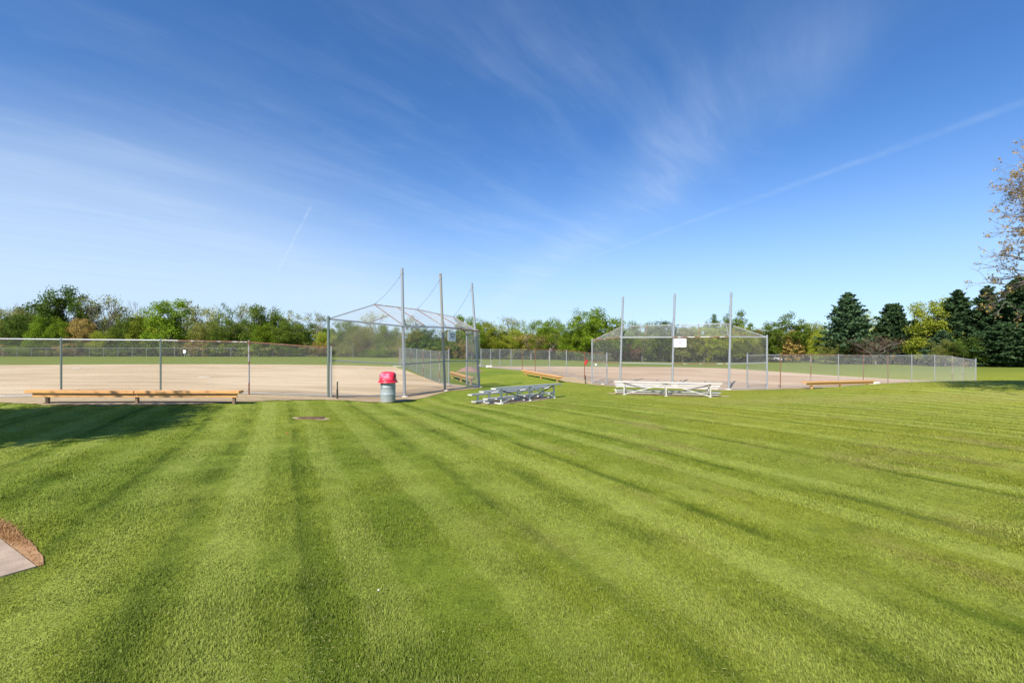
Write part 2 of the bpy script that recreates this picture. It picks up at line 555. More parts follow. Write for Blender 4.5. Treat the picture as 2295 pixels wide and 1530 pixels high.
def blade_mat():
    m, k, out = new_mat('grass_blades')
    g = k.n.new('ShaderNodeNewGeometry'); P = g.outputs['Position']; rnd = g.outputs['Random Per Island']
    col = lawn_color(k, P)
    mul = k.add(.70, k.mul(rnd, .72))
    col = k.mix(1.0, col, k.comb(mul, mul, mul), 'MULTIPLY')
    straw = k.smooth(rnd, .972, .985)
    col = k.mix(k.mul(straw, .6), col, (.42, .38, .17))
    df = k.n.new('ShaderNodeBsdfDiffuse'); tr = k.n.new('ShaderNodeBsdfTranslucent'); gl = k.n.new('ShaderNodeBsdfGlossy')
    gl.inputs['Roughness'].default_value = .6; gl.inputs['Color'].default_value = (.8, .85, .7, 1)
    k.l.new(col, df.inputs[0]); k.l.new(col, tr.inputs[0])
    mx = k.n.new('ShaderNodeMixShader'); mx.inputs[0].default_value = .38
    k.l.new(df.outputs[0], mx.inputs[1]); k.l.new(tr.outputs[0], mx.inputs[2])
    m2 = k.n.new('ShaderNodeMixShader'); m2.inputs[0].default_value = .008
    k.l.new(mx.outputs[0], m2.inputs[1]); k.l.new(gl.outputs[0], m2.inputs[2])
    k.l.new(m2.outputs[0], out.inputs[0])
    return m


def dirt_mat(name, a, b, c, streak=1.0, grass=0.0):
    m, k, out = new_mat(name)
    P = position(k); x, y, z = k.sep(P)
    w = k.mul(k.sub(k.noise(P, .12, 2), .5), 5)
    st = k.noise(k.comb(k.mul(x, .12), k.add(y, w), 0), .8, 5, .6)
    st2 = k.noise(k.comb(k.mul(x, .05), k.add(y, k.mul(w, .5)), 3), 2.6, 4, .6)
    bl = k.noise(P, .10, 3, .5)
    fine = k.noise(P, 30, 4, .7)
    rake = k.noise(k.comb(k.mul(x, .35), k.mul(k.add(y, k.mul(w, .3)), 3.2), 9), 1.6, 6, .75)
    col = k.mix(k.smooth(st, .36, .64), a, b)
    col = k.mix(k.mul(k.smooth(rake, .5, .72), .45), col, tuple(q * .78 for q in a))
    col = k.mix(k.mul(k.smooth(st2, .55, .75), .5 * streak), col, c)
    col = k.mix(k.mul(k.smooth(bl, .4, .65), .5), col, c)
    if grass > 0:
        gn = k.noise(P, 3.0, 6, .75)
        col = k.mix(k.mul(k.smooth(gn, .5, .66), grass), col, (.14, .17, .03))
    mul = k.add(.82, k.mul(fine, .36))
    col = k.mix(1.0, col, k.comb(mul, mul, mul), 'MULTIPLY')
    pbsdf(k, out, col, .95, 0, (fine, .5, .02), spec=.1)
    return m


M['ground'] = grass_ground_mat(); M['blades'] = blade_mat()
M['dirt_l'] = dirt_mat('infield_dirt_pale', (.42, .300, .165), (.57, .425, .255), (.69, .55, .36))
M['dirt_r'] = dirt_mat('infield_dirt_tan', (.38, .255, .155), (.49, .345, .220), (.62, .47, .32))
M['soil'] = dirt_mat('trodden_soil', (.33, .24, .145), (.42, .315, .19), (.50, .39, .25), grass=.5)
M['soil_pale'] = dirt_mat('trodden_soil_pale', (.42, .31, .19), (.48, .36, .22), (.54, .42, .28), grass=.45)
M['straw'] = simple('dead_grass_ground', (.42, .24, .11), (.30, .16, .07), rough=.9, scale=14, bumpst=.8)


def leaf_mat(name, a, b, var=.35, trans=.35):
    m, k, out = new_mat(name)
    g = k.n.new('ShaderNodeNewGeometry'); oi = k.n.new('ShaderNodeObjectInfo')
    rnd = g.outputs['Random Per Island']
    tc = k.n.new('ShaderNodeTexCoord')
    cl = k.noise(tc.outputs['Object'], .7, 3, .6)
    f = k.add(k.mul(rnd, .45), k.mul(k.smooth(cl, .35, .65), .55))
    col = k.mix(f, a, b)
    mul = k.add(1 - var * .5, k.mul(oi.outputs['Random'], var))
    mul = k.mul(mul, k.add(.72, k.mul(rnd, .56)))
    col = k.mix(1.0, col, k.comb(mul, mul, mul), 'MULTIPLY')
    df = k.n.new('ShaderNodeBsdfDiffuse'); tr = k.n.new('ShaderNodeBsdfTranslucent')
    k.l.new(col, df.inputs[0]); k.l.new(col, tr.inputs[0])
    mx = k.n.new('ShaderNodeMixShader'); mx.inputs[0].default_value = trans
    k.l.new(df.outputs[0], mx.inputs[1]); k.l.new(tr.outputs[0], mx.inputs[2])
    k.l.new(mx.outputs[0], out.inputs[0])
    return m


LEAF = {
    'bright': leaf_mat('leaves_bright_green', (0.147, 0.232, 0.020), (0.254, 0.350, 0.032)),
    'green': leaf_mat('leaves_green', (0.104, 0.164, 0.025), (0.198, 0.254, 0.038)),
    'deep': leaf_mat('leaves_deep_green', (0.070, 0.124, 0.023), (0.141, 0.203, 0.034)),
    'yellow': leaf_mat('leaves_yellow_green', (0.262, 0.324, 0.035), (0.394, 0.411, 0.052)),
    'olive': leaf_mat('leaves_olive', (0.210, 0.236, 0.052), (0.315, 0.306, 0.079)),
    'pale': leaf_mat('leaves_pale_olive', (0.333, 0.350, 0.131), (0.455, 0.455, 0.175)),
    'bronze': leaf_mat('leaves_bronze', (0.350, 0.245, 0.079), (0.455, 0.333, 0.105)),
    'russet': leaf_mat('twigs_russet', (.17, .085, .055), (.23, .13, .08)),
    'needle': leaf_mat('needles_blue_green', (0.045, 0.088, 0.041), (0.102, 0.164, 0.075), trans=.15),
    'needle_dark': leaf_mat('needles_dark', (0.029, 0.061, 0.025), (0.070, 0.115, 0.045), trans=.12),
    'bud': leaf_mat('buds_golden', (.34, .22, .075), (.46, .32, .11), trans=.4),
}
M['bark'] = simple('bark', (.17, .14, .11), (.10, .08, .065), rough=.95, scale=3, stretch=(1, 1, .3), bumpst=.8)
M['bark_pale'] = simple('pale_bark', (.36, .32, .26), (.25, .22, .18), rough=.95, scale=3, stretch=(1, 1, .3), bumpst=.6)
M['bark_grey'] = simple('grey_twigs', (.24, .20, .175), (.17, .14, .12), rough=.95, scale=2)

# ------------------------------------------------------------------ the ground
def axis(segs):
    out = []
    for a, b, step in segs:
        out += list(np.arange(a, b - 1e-6, step))
    out.append(segs[-1][1])
    return np.array(out)


gx = axis([(-900, -300, 60), (-300, -100, 12), (-100, -50, 3), (-50, 52, .8), (52, 120, 3), (120, 300, 12), (300, 900, 60)])
gy = axis([(-200, -20, 12), (-20, 0, 2), (0, 50, .6), (50, 70, 1.0), (70, 150, 2.5), (150, 300, 10), (300, 1500, 80)])
GX, GY = np.meshgrid(gx, gy)
V = np.stack([GX.ravel(), GY.ravel(), gz(GX.ravel(), GY.ravel())], 1)
nx, ny = len(gx), len(gy)
ii = (np.arange(ny - 1)[:, None] * nx + np.arange(nx - 1)[None, :]).ravel()
Fq = np.stack([ii, ii + 1, ii + nx + 1, ii + nx], 1)
me = np_mesh('lawn_ground', V, Fq, True)
tag(link_mesh('lawn_ground', me, mat=M['ground']), 'mown green lawn with curving mower stripes', 'lawn', kind='structure')


def edge_noise(a, t, amp, seed):
    return amp * (noise.noise(Vector((t * 1.3, seed, 0))) + .6 * noise.noise(Vector((t * 4.5, seed, 5))) + .35 * noise.noise(Vector((t * 14, seed, 9))))


def resample(pts, n):
    pts = [Vector((p[0], p[1])) for p in pts]
    L = [0]
    for a, b in zip(pts, pts[1:]): L.append(L[-1] + (b - a).length)
    out = []
    for i in range(n):
        s = L[-1] * i / (n - 1); j = 0
        while j < len(L) - 2 and L[j + 1] < s: j += 1
        t = (s - L[j]) / max(1e-9, L[j + 1] - L[j])
        out.append(pts[j].lerp(pts[j + 1], t))
    return out, L[-1]


BARE = []      # outlines of bare patches, so that no grass blades grow there


def sheet(name, near, far, mat, dz, label, cat, n=200, m=40, amp=(.12, .12), seed=1, parent=None, bare=True, kind='structure', gamma=1.0):
    A, LA = resample(near, n); B, LB = resample(far, n)
    A = [a + Vector((0, 1)) * edge_noise(a, a.x * 1.0 + a.y * .7, amp[0], seed) for a in A]
    B = [b + Vector((0, 1)) * edge_noise(b, b.x * 1.0 + b.y * .7, amp[1], seed + 7) for b in B]
    P = np.zeros((m, n, 2))
    for j in range(m):
        t = (j / (m - 1)) ** gamma
        for i in range(n):
            q = A[i].lerp(B[i], t); P[j, i] = (q.x, q.y)
    X, Y = P[..., 0].ravel(), P[..., 1].ravel()
    Z = gz(X, Y) + dz
    j, i = np.meshgrid(np.arange(m - 1), np.arange(n - 1), indexing='ij')
    ii = (j * n + i).ravel()
    me = np_mesh(name, np.stack([X, Y, Z], 1), np.stack([ii, ii + 1, ii + n + 1, ii + n], 1), True)
    o = link_mesh(name, me, mat=mat)
    tag(o, label, cat, kind=kind)
    if bare: BARE.append(np.array([(a.x, a.y) for a in A] + [(b.x, b.y) for b in B[::-1]]))
    return o


def XY(x, y, dist): return px(x, y, dist)[:2]


# posts of the two near fences and of the two backstops (world X, Y)
L_FENCE = [XY(-110, 0, 15.0), XY(137, 0, 15.65), XY(360, 0, 16.25), XY(558, 0, 16.8), XY(742.5, 0, 17.42)]
L_FENCE = [(-24.6, 14.1), (-21.6, 14.55)] + L_FENCE
LB = dict(w0=XY(736, 0, 17.4), p=[XY(907, 0, 19.6), XY(998, 0, 22.2), XY(1075, 0, 25.1)], w1=XY(1046, 0, 26.7))
RB = dict(w0=XY(1327, 0, 30.4), p=[XY(1389, 0, 28.3), XY(1506, 0, 27.5), XY(1633, 0, 26.2)], w1=XY(1719, 0, 25.9))
LSIDE = [XY(1006, 0, 25.6), XY(985, 0, 27.8), XY(965, 0, 30.6), XY(949, 0, 33.6), XY(934, 0, 36.8), XY(921, 0, 40.2), XY(908, 0, 43.8), XY(894, 0, 48)]
RSIDE1 = [XY(1360, 0, 30.0), XY(1310, 0, 32.2), XY(1269.5, 0, 34.3), XY(1232, 0, 36.6), XY(1199.6, 0, 39), XY(1170.4, 0, 41.3), XY(1145.4, 0, 43.7), XY(1120.4, 0, 46), XY(1099.6, 0, 48.3), XY(1078, 0, 50.6)]
RSIDE2 = [XY(1675, 0, 26.2), XY(1749, 0, 26.2), XY(1817, 0, 27.4), XY(1879, 0, 28.9), XY(1935, 0, 30.3), XY(1990, 0, 31.8), XY(2043.5, 0, 33.2), XY(2095, 0, 34.8), XY(2134, 0, 36.6), XY(2159, 0, 38.6), XY(2187, 0, 40.2)]

# left infield: one pale sheet from just inside the fence to the grass arc
near = [(-36, 13.2), (-24.6, 13.9), XY(137, 0, 15.5), XY(558, 0, 16.75), XY(736, 0, 17.4), XY(907, 0, 19.6), XY(998, 0, 22.3), XY(1040, 0, 24.6)]
far = [(-86, 48), (-66, 52), (-50, 53.5), (-36, 53.8), (-26, 53), (-18, 50.6), (-12.2, 47), (-8.5, 38), (-5, 29.5), XY(1046, 0, 26.3)]
sheet('infield_dirt', near, far, M['dirt_l'], .010, 'pale sandy infield behind the fence at the left', 'dirt infield', n=320, m=90, amp=(.1, .35), seed=3)
near = [XY(1080, 0, 50.2), XY(1170, 0, 41.2), XY(1232, 0, 36.6), XY(1310, 0, 32.1), XY(1327, 0, 30.5), XY(1389, 0, 28.4), XY(1506, 0, 27.6), XY(1632, 0, 26.3), XY(1719, 0, 26.0), XY(1817, 0, 27.3), XY(1990, 0, 31.6), XY(2095, 0, 34.6), (34.3, 36.4)]
far = [XY(1081, 0, 51.5), (2.0, 58.5), (8, 61), (15, 61.0), (21, 59), (26, 54.5), (28.5, 49.5), (31.5, 45), (34.2, 41), (35.0, 38), (34.9, 37)]
sheet('infield_dirt', near, far, M['dirt_r'], .010, 'tan sandy infield behind the backstop with the white bleachers', 'dirt infield', n=320, m=90, amp=(.12, .35), seed=5)

# trodden strips along fences and round the bleachers
near = [(-25, 13.0), XY(0, 0, 14.0), XY(107, 0, 13.5), XY(305, 0, 13.55), XY(430, 0, 13.9), XY(560, 0, 14.9), XY(735, 0, 16.6), XY(860, 0, 17.35), XY(905, 0, 18.2), XY(960, 0, 20.0), XY(1000, 0, 21.9), XY(1060, 0, 23.6), XY(1082, 0, 24.8)]
far = [(-25, 14.3), XY(0, 0, 15.4), XY(107, 0, 15.7), XY(305, 0, 16.3), XY(430, 0, 16.6), XY(560, 0, 17.1), XY(735, 0, 17.7), XY(860, 0, 19.0), XY(905, 0, 19.9), XY(960, 0, 21.2), XY(1000, 0, 22.6), XY(1060, 0, 25.5), XY(1080, 0, 25.6)]
sheet('worn_ground', near, far, M['soil'], .018, 'worn brown earth strip under the long bench and left fence', 'bare earth', n=500, m=12, amp=(.22, .05), seed=11)
near = [XY(1210, 0, 36.5), XY(1262, 0, 31.4), XY(1312, 0, 30.2), XY(1389, 0, 27.4), XY(1506, 0, 26.9), XY(1632, 0, 25.8), XY(1722, 0, 25.4), XY(1815, 0, 26.0), XY(1950, 0, 29.5)]
far = [XY(1210, 0, 38.1), XY(1262, 0, 34.6), XY(1312, 0, 32.2), XY(1389, 0, 28.5), XY(1506, 0, 27.8), XY(1632, 0, 26.5), XY(1722, 0, 26.2), XY(1815, 0, 27.4), XY(1950, 0, 30.7)]
sheet('worn_ground', near, far, M['soil'], .018, 'thin worn earth strip along the right backstop and its side fences', 'bare earth', n=300, m=8, amp=(.14, .05), seed=17)


def blob(name, c, u, a, b, mat, dz, label, cat, seed, bare=True):
    """worn patch: an uneven ellipse centred at c with long half-axis a along u"""
    u = Vector(u).normalized(); v = Vector((-u.y, u.x)); near = []; far = []
    n = 60
    for i in range(n + 1):
        s = -1 + 2 * i / n
        w = math.sqrt(max(0, 1 - s ** 2)) ** .7
        near.append(Vector(c) + u * a * s - v * b * w); far.append(Vector(c) + u * a * s + v * b * w)
    return sheet(name, near, far, mat, dz, label, cat, n=160, m=10, amp=(.24, .24), seed=seed, bare=bare)


def fence_color_row(n, seed, weights):
    rnd = random.Random(seed)
    ks = list(weights)
    return [rnd.choices(ks, [weights[k] for k in ks])[0] for _ in range(n)]


# ------------------------------------------------------------------ chain link
def clip_mesh(mb, poly, side=.06, r=.002, up=(0, 0, 1)):
    """fills the flat convex polygon with crossing wires; each wire a thin three-sided rod"""
    P = [Vector(p) for p in poly]
    n = Vector((0, 0, 0))
    for i in range(len(P)):
        n += (P[i] - P[0]).cross(P[(i + 1) % len(P)] - P[0])
    n.normalize()
    ax = (P[1] - P[0]).normalized(); ay = n.cross(ax)
    q = [((p - P[0]).dot(ax), (p - P[0]).dot(ay)) for p in P]
    vs, fs = [], []
    for dirn, lift in (((math.cos(R(42)), math.sin(R(42))), r * .9), ((math.cos(R(42)), -math.sin(R(42))), -r * .9)):
        dx, dy = dirn; nxx, nyy = -dy, dx
        cs = [x * nxx + y * nyy for x, y in q]
        c = math.ceil(min(cs) / side) * side
        while c < max(cs):
            hits = []
            for i in range(len(q)):
                c0, c1 = cs[i], cs[(i + 1) % len(q)]
                if (c0 - c) * (c1 - c) < 0:
                    t = (c - c0) / (c1 - c0)
                    hits.append((q[i][0] + (q[(i + 1) % len(q)][0] - q[i][0]) * t, q[i][1] + (q[(i + 1) % len(q)][1] - q[i][1]) * t))
            if len(hits) == 2:
                a = P[0] + ax * hits[0][0] + ay * hits[0][1] + n * lift
                b = P[0] + ax * hits[1][0] + ay * hits[1][1] + n * lift
                d = (b - a)
                if d.length > .01:
                    d.normalize(); s = d.cross(n)
                    offs = [n * r, (-n * .5 + s * .87) * r, (-n * .5 - s * .87) * r]
                    k = len(vs)
                    vs += [a + o for o in offs] + [b + o for o in offs]
                    fs += [(k + i, k + (i + 1) % 3, k + 3 + (i + 1) % 3, k + 3 + i) for i in range(3)]
            c += side
    mb._add(vs, fs, False)


def fence(label, pts, h, side, wr, post_m, rail_m, tall_ends=(), wire='wire', gap=.06, bottom=True, pr=.03, group=None, open_rail=None, skip_first_post=False, sub=1, rail_h=None):
    o = Vector((*pts[0], gz(*pts[0])))
    f = thing('chain_link_fence', label, 'fence', o, group=group)
    P = [G(*p) for p in pts]
    n = len(P)
    hs = [h] * n if isinstance(h, (int, float)) else h
    for i, p in enumerate(P):
        if skip_first_post and i == 0: continue
        mb = MB(o)
        extra = .12 if i in tall_ends else .03
        r = pr * (1.5 if i in tall_ends else 1)
        mb.tube(p - Vector((0, 0, .2)), p + Vector((0, 0, hs[i] + extra)), r, n=10)
        if i not in tall_ends:
            mb.ball(p + Vector((0, 0, hs[i] + extra)), r * 1.25, 8, 5)
        else:
            mb.ball(p + Vector((0, 0, hs[i] + extra)), r * 1.05, 8, 5, (1, 1, .6))
        mb.build('post', M[post_m[i % len(post_m)]], f)
    rng = range(n - 1)
    for i in rng:
        mb = MB(o)
        mb.tube(P[i] + Vector((0, 0, hs[i])), P[i + 1] + Vector((0, 0, hs[i + 1])), pr * .72, n=8)
        mb.build('top_rail', M[rail_m[i % len(rail_m)]], f)
    if bottom:
        mb = MB(o)
        for i in rng:
            mb.tube(P[i] + Vector((0, 0, gap)), P[i + 1] + Vector((0, 0, gap)), pr * .6, n=8)
        mb.build('bottom_rail', M['galv'], f)
    mb = MB(o)
    off = Vector((0, 0, 0))
    for i in rng:
        d = (P[i + 1] - P[i]); s = Vector((d.y, -d.x, 0)).normalized() * (pr * .75)
        a, b = P[i] + s, P[i + 1] + s
        clip_mesh(mb, [a + Vector((0, 0, gap)), b + Vector((0, 0, gap)), b + Vector((0, 0, hs[i + 1])), a + Vector((0, 0, hs[i]))], side, wr)
    mb.build('wire_mesh', M[wire], f)
    return f


HF = 1.93
fence('low chain-link fence behind the long tan bench, running in from the left edge', L_FENCE, [2.0, 2.0, 2.0, 1.99, 1.98, 1.95, 1.90], .062, .0029,
      ['galv_green', 'galv_green', 'galv_green', 'galv_green', 'galv_green', 'rusty', 'galv_light'], ['galv_light', 'galv_light', 'galv_light', 'galv_light', 'rusty', 'very_rusty'], wire='wire', gap=.07)
fence('chain-link side fence seen through the left backstop, running back from it', LSIDE, 1.95, .07, .0031,
      ['galv', 'rusty'], ['galv'], tall_ends=(0, 7), gap=.05, pr=.022)
fence('rusty chain-link side fence between the two backstops, receding to the left', RSIDE1, [1.93] * 10, .075, .0033,
      ['galv_light', 'very_rusty', 'galv_light', 'galv_light', 'very_rusty', 'very_rusty', 'galv', 'galv', 'galv', 'galv_light'],
      ['very_rusty', 'very_rusty', 'very_rusty', 'very_rusty', 'rusty', 'rusty', 'galv', 'galv', 'galv_light'], tall_ends=(0, 9), gap=.04)
fence('rusty chain-link fence right of the right backstop, ending at a tall post by the rise', RSIDE2, [1.93, 1.93, 1.95, 1.98, 2.0, 2.02, 2.02, 2.02, 2.0, 2.0, 1.98], .075, .0026,
      ['galv', 'very_rusty', 'rusty', 'galv', 'very_rusty', 'very_rusty', 'galv', 'galv', 'rusty', 'rusty', 'galv'],
      ['galv', 'very_rusty', 'very_rusty', 'rusty', 'rusty', 'galv_light', 'galv_light', 'galv', 'galv', 'galv'], tall_ends=(0, 10), gap=.04, pr=.026)


def poly_posts(pts, step):
    out, L = resample(pts, 2)
    n = max(2, int(round(L / step)) + 1)
    out, L = resample(pts, n)
    return [(p.x, p.y) for p in out]


LOUT = poly_posts([XY(-60, 0, 100), XY(350, 0, 102), XY(730, 0, 104), XY(890, 0, 106), XY(1000, 0, 111)], 3.05)
ROUT = poly_posts([XY(1040, 0, 116), XY(1090, 0, 120), XY(1330, 0, 122), XY(1640, 0, 122), XY(1900, 0, 120), XY(2060, 0, 112)], 3.05)
fence('distant outfield fence below the trees behind the left infield', LOUT, 1.9, .14, .005, ['galv_light', 'galv'], ['galv'], wire='wire_dark', bottom=False, pr=.035)
fence('distant outfield fence below the trees behind the right infield', ROUT, 1.6, .14, .005, ['galv_light', 'galv'], ['galv'], wire='wire_dark', bottom=False, pr=.035)


# ------------------------------------------------------------------ backstops
def backstop(label, S, rail_h, post_h, mid_h, wing_h, out_d, rise, mats, leans, field_dir, group):
    w0, w1 = G(*S['w0']), G(*S['w1']); p = [G(*q) for q in S['p']]
    o = p[1].copy()
    b = thing('backstop', label, 'backstop', o)
    Z = Vector((0, 0, 1))
    tops = [q + Z * rh for q, rh in zip(p, rail_h)]
    # tall poles, each with the small lean the photograph shows
    heads = []
    for i in range(3):
        head = p[i] + Vector((leans[i][0], leans[i][1], post_h[i])); heads.append(head)
        mb = MB(o); mb.tube(p[i] - Z * .25, head, .062, n=14); mb.build('tall_pole', M[mats['pole'][i]], b)
        for hh in (post_h[i] - .22, rail_h[i] - .01, mid_h[i]):
            t = hh / post_h[i]; c = p[i].lerp(head, t)
            cl = MB(o); cl.tube(c - Z * .03, c + Z * .03, .072, n=14)
            cl.build('clamp', M['galv'], b)
        ft = MB(o); ft.lathe([(.02, .0), (.17, .0), (.15, .05), (.07, .06)], p[i] + Z * .0, 14); ft.build('footing', M['stone'], b)
    for q, hh, mt in ((w0, wing_h[0], mats['end'][0]), (w1, wing_h[1], mats['end'][1])):
        mb = MB(o); mb.tube(q - Z * .2, q + Z * (hh + .06), .048, n=12); mb.ball(q + Z * (hh + .07), .055, 10, 6)
        mb.build('end_post', M[mt], b)
    allb = [w0] + p + [w1]
    top = [w0 + Z * wing_h[0]] + tops + [w1 + Z * wing_h[1]]
    midz = [mid_h[0]] + list(mid_h) + [mid_h[2]]
    for i in range(4):
        mb = MB(o); mb.tube(top[i], top[i + 1], .034, n=10); mb.build('top_rail', M[mats['top'][i]], b)
        mb = MB(o); mb.tube(allb[i] + Z * midz[i], allb[i + 1] + Z * midz[i + 1], .027, n=10); mb.build('middle_rail', M[mats['mid'][i]], b)
        mb = MB(o); mb.tube(allb[i] + Z * .07, allb[i + 1] + Z * .05, .024, n=8); mb.build('bottom_rail', M['galv'], b)
    f = Vector((*field_dir, 0)).normalized()
    hood = [tops[i] + f * out_d[i] + Z * rise[i] for i in range(3)]
    mb = MB(o)
    mb.tube(hood[0], hood[1], .024, n=8); mb.tube(hood[1], hood[2], .024, n=8)
    mb.build('hood_rail', M[mats['hood']], b)
    ribs = [(tops[0], hood[0], 'very_rusty' if mats['rib'] else 'galv_light'), (tops[0].lerp(tops[1], .5), hood[0].lerp(hood[1], .5), 'very_rusty'),
            (tops[1], hood[1], 'galv_light' if not mats['rib'] else 'rusty'), (tops[1].lerp(tops[2], .5), hood[1].lerp(hood[2], .5), 'very_rusty'),
            (tops[2], hood[2], 'galv_light' if not mats['rib'] else 'rusty')]
    for a, c, mt in ribs:
        mb = MB(o); mb.tube(a, c + (c - a).normalized() * .05, .021, n=8); mb.build('rafter', M[mt], b)
    for i, (a, c) in enumerate(((top[0], hood[0]), (top[4], hood[2]))):
        mb = MB(o); mb.tube(a, c, .024, n=8); mb.build('hip_rail', M[mats['hip'][i]], b)
    # short struts inside the two end triangles
    for a, c, e in ((tops[0], hood[0], top[0]), (tops[2], hood[2], top[4])):
        mb = MB(o); mb.tube(a.lerp(c, .5), a.lerp(e, .5), .018, n=8); mb.build('strut', M['very_rusty'], b)
    # flat dark straps leaning from the poles under the hood
    for i in ((0, 1) if mats['rib'] else (1, 2)):
        j = i + 1 if mats['rib'] else i - 1
        a = tops[i] + Z * .02; along = (tops[j] - tops[i]).normalized()
        q = tops[i].lerp(hood[i], .30 if mats['rib'] else .62) + along * (.62 if mats['rib'] else .42) - Z * (-.02 if mats['rib'] else .06)
        mb = MB(o); mb.beam(a + along * .04, q, .07, .02, up=f); mb.build('strap', M['strap'], b)
    # cables from the pole heads to the hood
    for i in range(3):
        h0 = heads[i] - Z * .25
        mb = MB(o); n = 12
        mid = [h0.lerp(hood[i], t / n) - Z * (.10 * math.sin(PI * t / n)) for t in range(n + 1)]
        mb.path(mid, .007, 5)
        for t in (.05, .09, .92, .96):
            mb.ball(h0.lerp(hood[i], t) - Z * (.10 * math.sin(PI * t)), .022, 6, 4)
        mb.build('cable', M['cable'], b)
    # wire mesh: four upright panels, hood and hips
    back = -f * .03
    for i in range(4):
        mb = MB(o)
        clip_mesh(mb, [allb[i] + Z * .06 + back, allb[i + 1] + Z * .05 + back, top[i + 1] + back, top[i] + back], .062, .0029)
        mb.build('wire_panel', M['wire'], b)
    up = Z * .02
    for i in range(2):
        mb = MB(o)
        clip_mesh(mb, [tops[i] + up, tops[i + 1] + up, hood[i + 1] + up], .062, .0029)
        clip_mesh(mb, [tops[i] + up, hood[i + 1] + up, hood[i] + up], .062, .0029)
        mb.build('hood_panel', M['wire'], b)
    for a, c, e in ((tops[0], hood[0], top[0]), (tops[2], hood[2], top[4])):
        mb = MB(o); clip_mesh(mb, [a + up, c + up, e + up], .062, .0029); mb.build('hood_panel', M['wire'], b)
    return b, heads, tops, hood


def nrm(a, b, left):
    d = Vector((b[0] - a[0], b[1] - a[1])).normalized()
    return (-d.y, d.x) if left else (d.y, -d.x)


fl = nrm(LB['p'][0], LB['p'][2], True)
backstop('tall chain-link backstop at the left, with a grey drum standing before it', LB, [3.05, 3.10, 3.10], [5.55, 5.72, 5.75], [1.42, 1.45, 1.45], [3.0, 3.02],
         [1.75, 1.75, 1.75], [1.02, .95, .85], dict(pole=['galv', 'post_brown', 'galv'], end=['galv_green', 'galv'], top=['galv', 'galv', 'very_rusty', 'galv'],
         mid=['galv', 'galv', 'galv', 'galv'], hood='rusty', rib=True, hip=['galv', 'rusty']),
         [(-.12, 0), (-.24, 0), (-.44, 0)], fl, None)
fr = nrm(RB['p'][0], RB['p'][2], True)
RTOPS = backstop('tall chain-link backstop at the right, behind the white bleachers', RB, [3.02, 3.05, 3.05], [5.55, 5.68, 5.62], [1.45, 1.45, 1.5], [2.85, 2.95],
         [1.5, 1.5, 1.5], [.80, .83, .86], dict(pole=['galv', 'galv', 'galv_light'], end=['galv_light', 'galv_light'], top=['rusty', 'galv_light', 'rusty', 'galv_light'],
         mid=['very_rusty', 'galv_light', 'rusty', 'galv_light'], hood='galv_light', rib=False, hip=['rusty', 'galv_light']),
         [(.20, 0), (.17, 0), (.15, 0)], fr, None)


# ------------------------------------------------------------------ signs and small things on the fences
def text_mesh(name, body, size, mat, parent, loc, rz, squash=1.0, arch=0.0, space=1.0):
    cu = bpy.data.curves.new(name, 'FONT'); cu.body = body; cu.size = size; cu.align_x = 'CENTER'; cu.align_y = 'CENTER'
    cu.extrude = .002; cu.offset = size * .035; cu.space_character = space
    t = bpy.data.objects.new(name + '_src', cu); C.objects.link(t)
    dg = bpy.context.evaluated_depsgraph_get()
    me = bpy.data.meshes.new_from_object(t.evaluated_get(dg))
    bpy.data.objects.remove(t)
    for v in me.vertices:
        x, y, z = v.co
        y -= arch * x * x
        v.co = (x * squash, -z, y)
    me.name = name; me.materials.clear(); me.materials.append(mat)
    o = bpy.data.objects.new(name, me); C.objects.link(o); o.parent = parent
    o.location = loc; o.rotation_euler = (0, 0, rz)
    return o


def field_sign(word, a, b, z0, w, h, t0, label, dark, red=False):
    """a sign wired to the wire mesh between poles a and b; t0 = distance of its near edge from a"""
    a, b = Vector(a), Vector(b); d = (b - a).normalized(); n = Vector((d.y, -d.x))      # towards the lawn
    c = a + d * (t0 + w / 2) + n * .10
    rz = math.atan2(d.y, d.x)
    s = thing('field_sign', label, 'sign', (c.x, c.y, z0), rz)
    mb = MB(); r = .05; pts = []
    for cx, cz, a0 in ((w / 2 - r, r, -90), (w / 2 - r, h - r, 0), (-w / 2 + r, h - r, 90), (-w / 2 + r, r, 180)):
        for k in range(6):
            th = R(a0 + 90 * k / 5); pts.append((cx + r * math.cos(th), 0, cz + r * math.sin(th)))
    mb.prism(pts, (0, .012, 0)); mb.build('panel', M['sign_white'], s)
    ink = M['ink'] if dark else M['ink_violet']
    text_mesh('lettering', word, h * .22, ink, s, (w * .09, -.006, h * .70), 0, 1.15, arch=.55, space=1.08)
    text_mesh('lettering', 'FIELD', h * .22, ink, s, (w * .09, -.006, h * .43), 0, 1.15, space=1.08)
    mb = MB()
    rnd = random.Random(4)
    x = -w * .40
    while x < w * .40:
        ww = rnd.uniform(.022, .034)
        mb.box((x + ww / 2, -.003, h * .22), (ww, .004, h * .055)); x += ww + rnd.choice((.010, .010, .03))
    mb.build('small_print', M['ink_pale'], s)
    mb = MB()      # a thin curved stroke left of the words
    pp = [Vector((-w * .28 + .10 * w * (1 - math.cos(t)), -.003, h * .55 + h * .26 * math.sin(t))) for t in np.linspace(-1.2, 1.2, 14)]
    for q0, q1 in zip(pp, pp[1:]): mb.beam(q0, q1, .006, .012)
    mb.build('emblem_stroke', M['ink_pale'], s)
    return s


zc = gz(*LB['p'][1])
field_sign('SOUTH', LB['p'][1], LB['p'][2], zc + 2.43, .66, .50, .09, 'small white SOUTH FIELD sign on the left backstop', True)
zc = gz(*RB['p'][1])
field_sign('NORTH', RB['p'][1], RB['p'][2], zc + 2.46, .70, .51, .12, 'white NORTH FIELD sign on the right backstop', False)

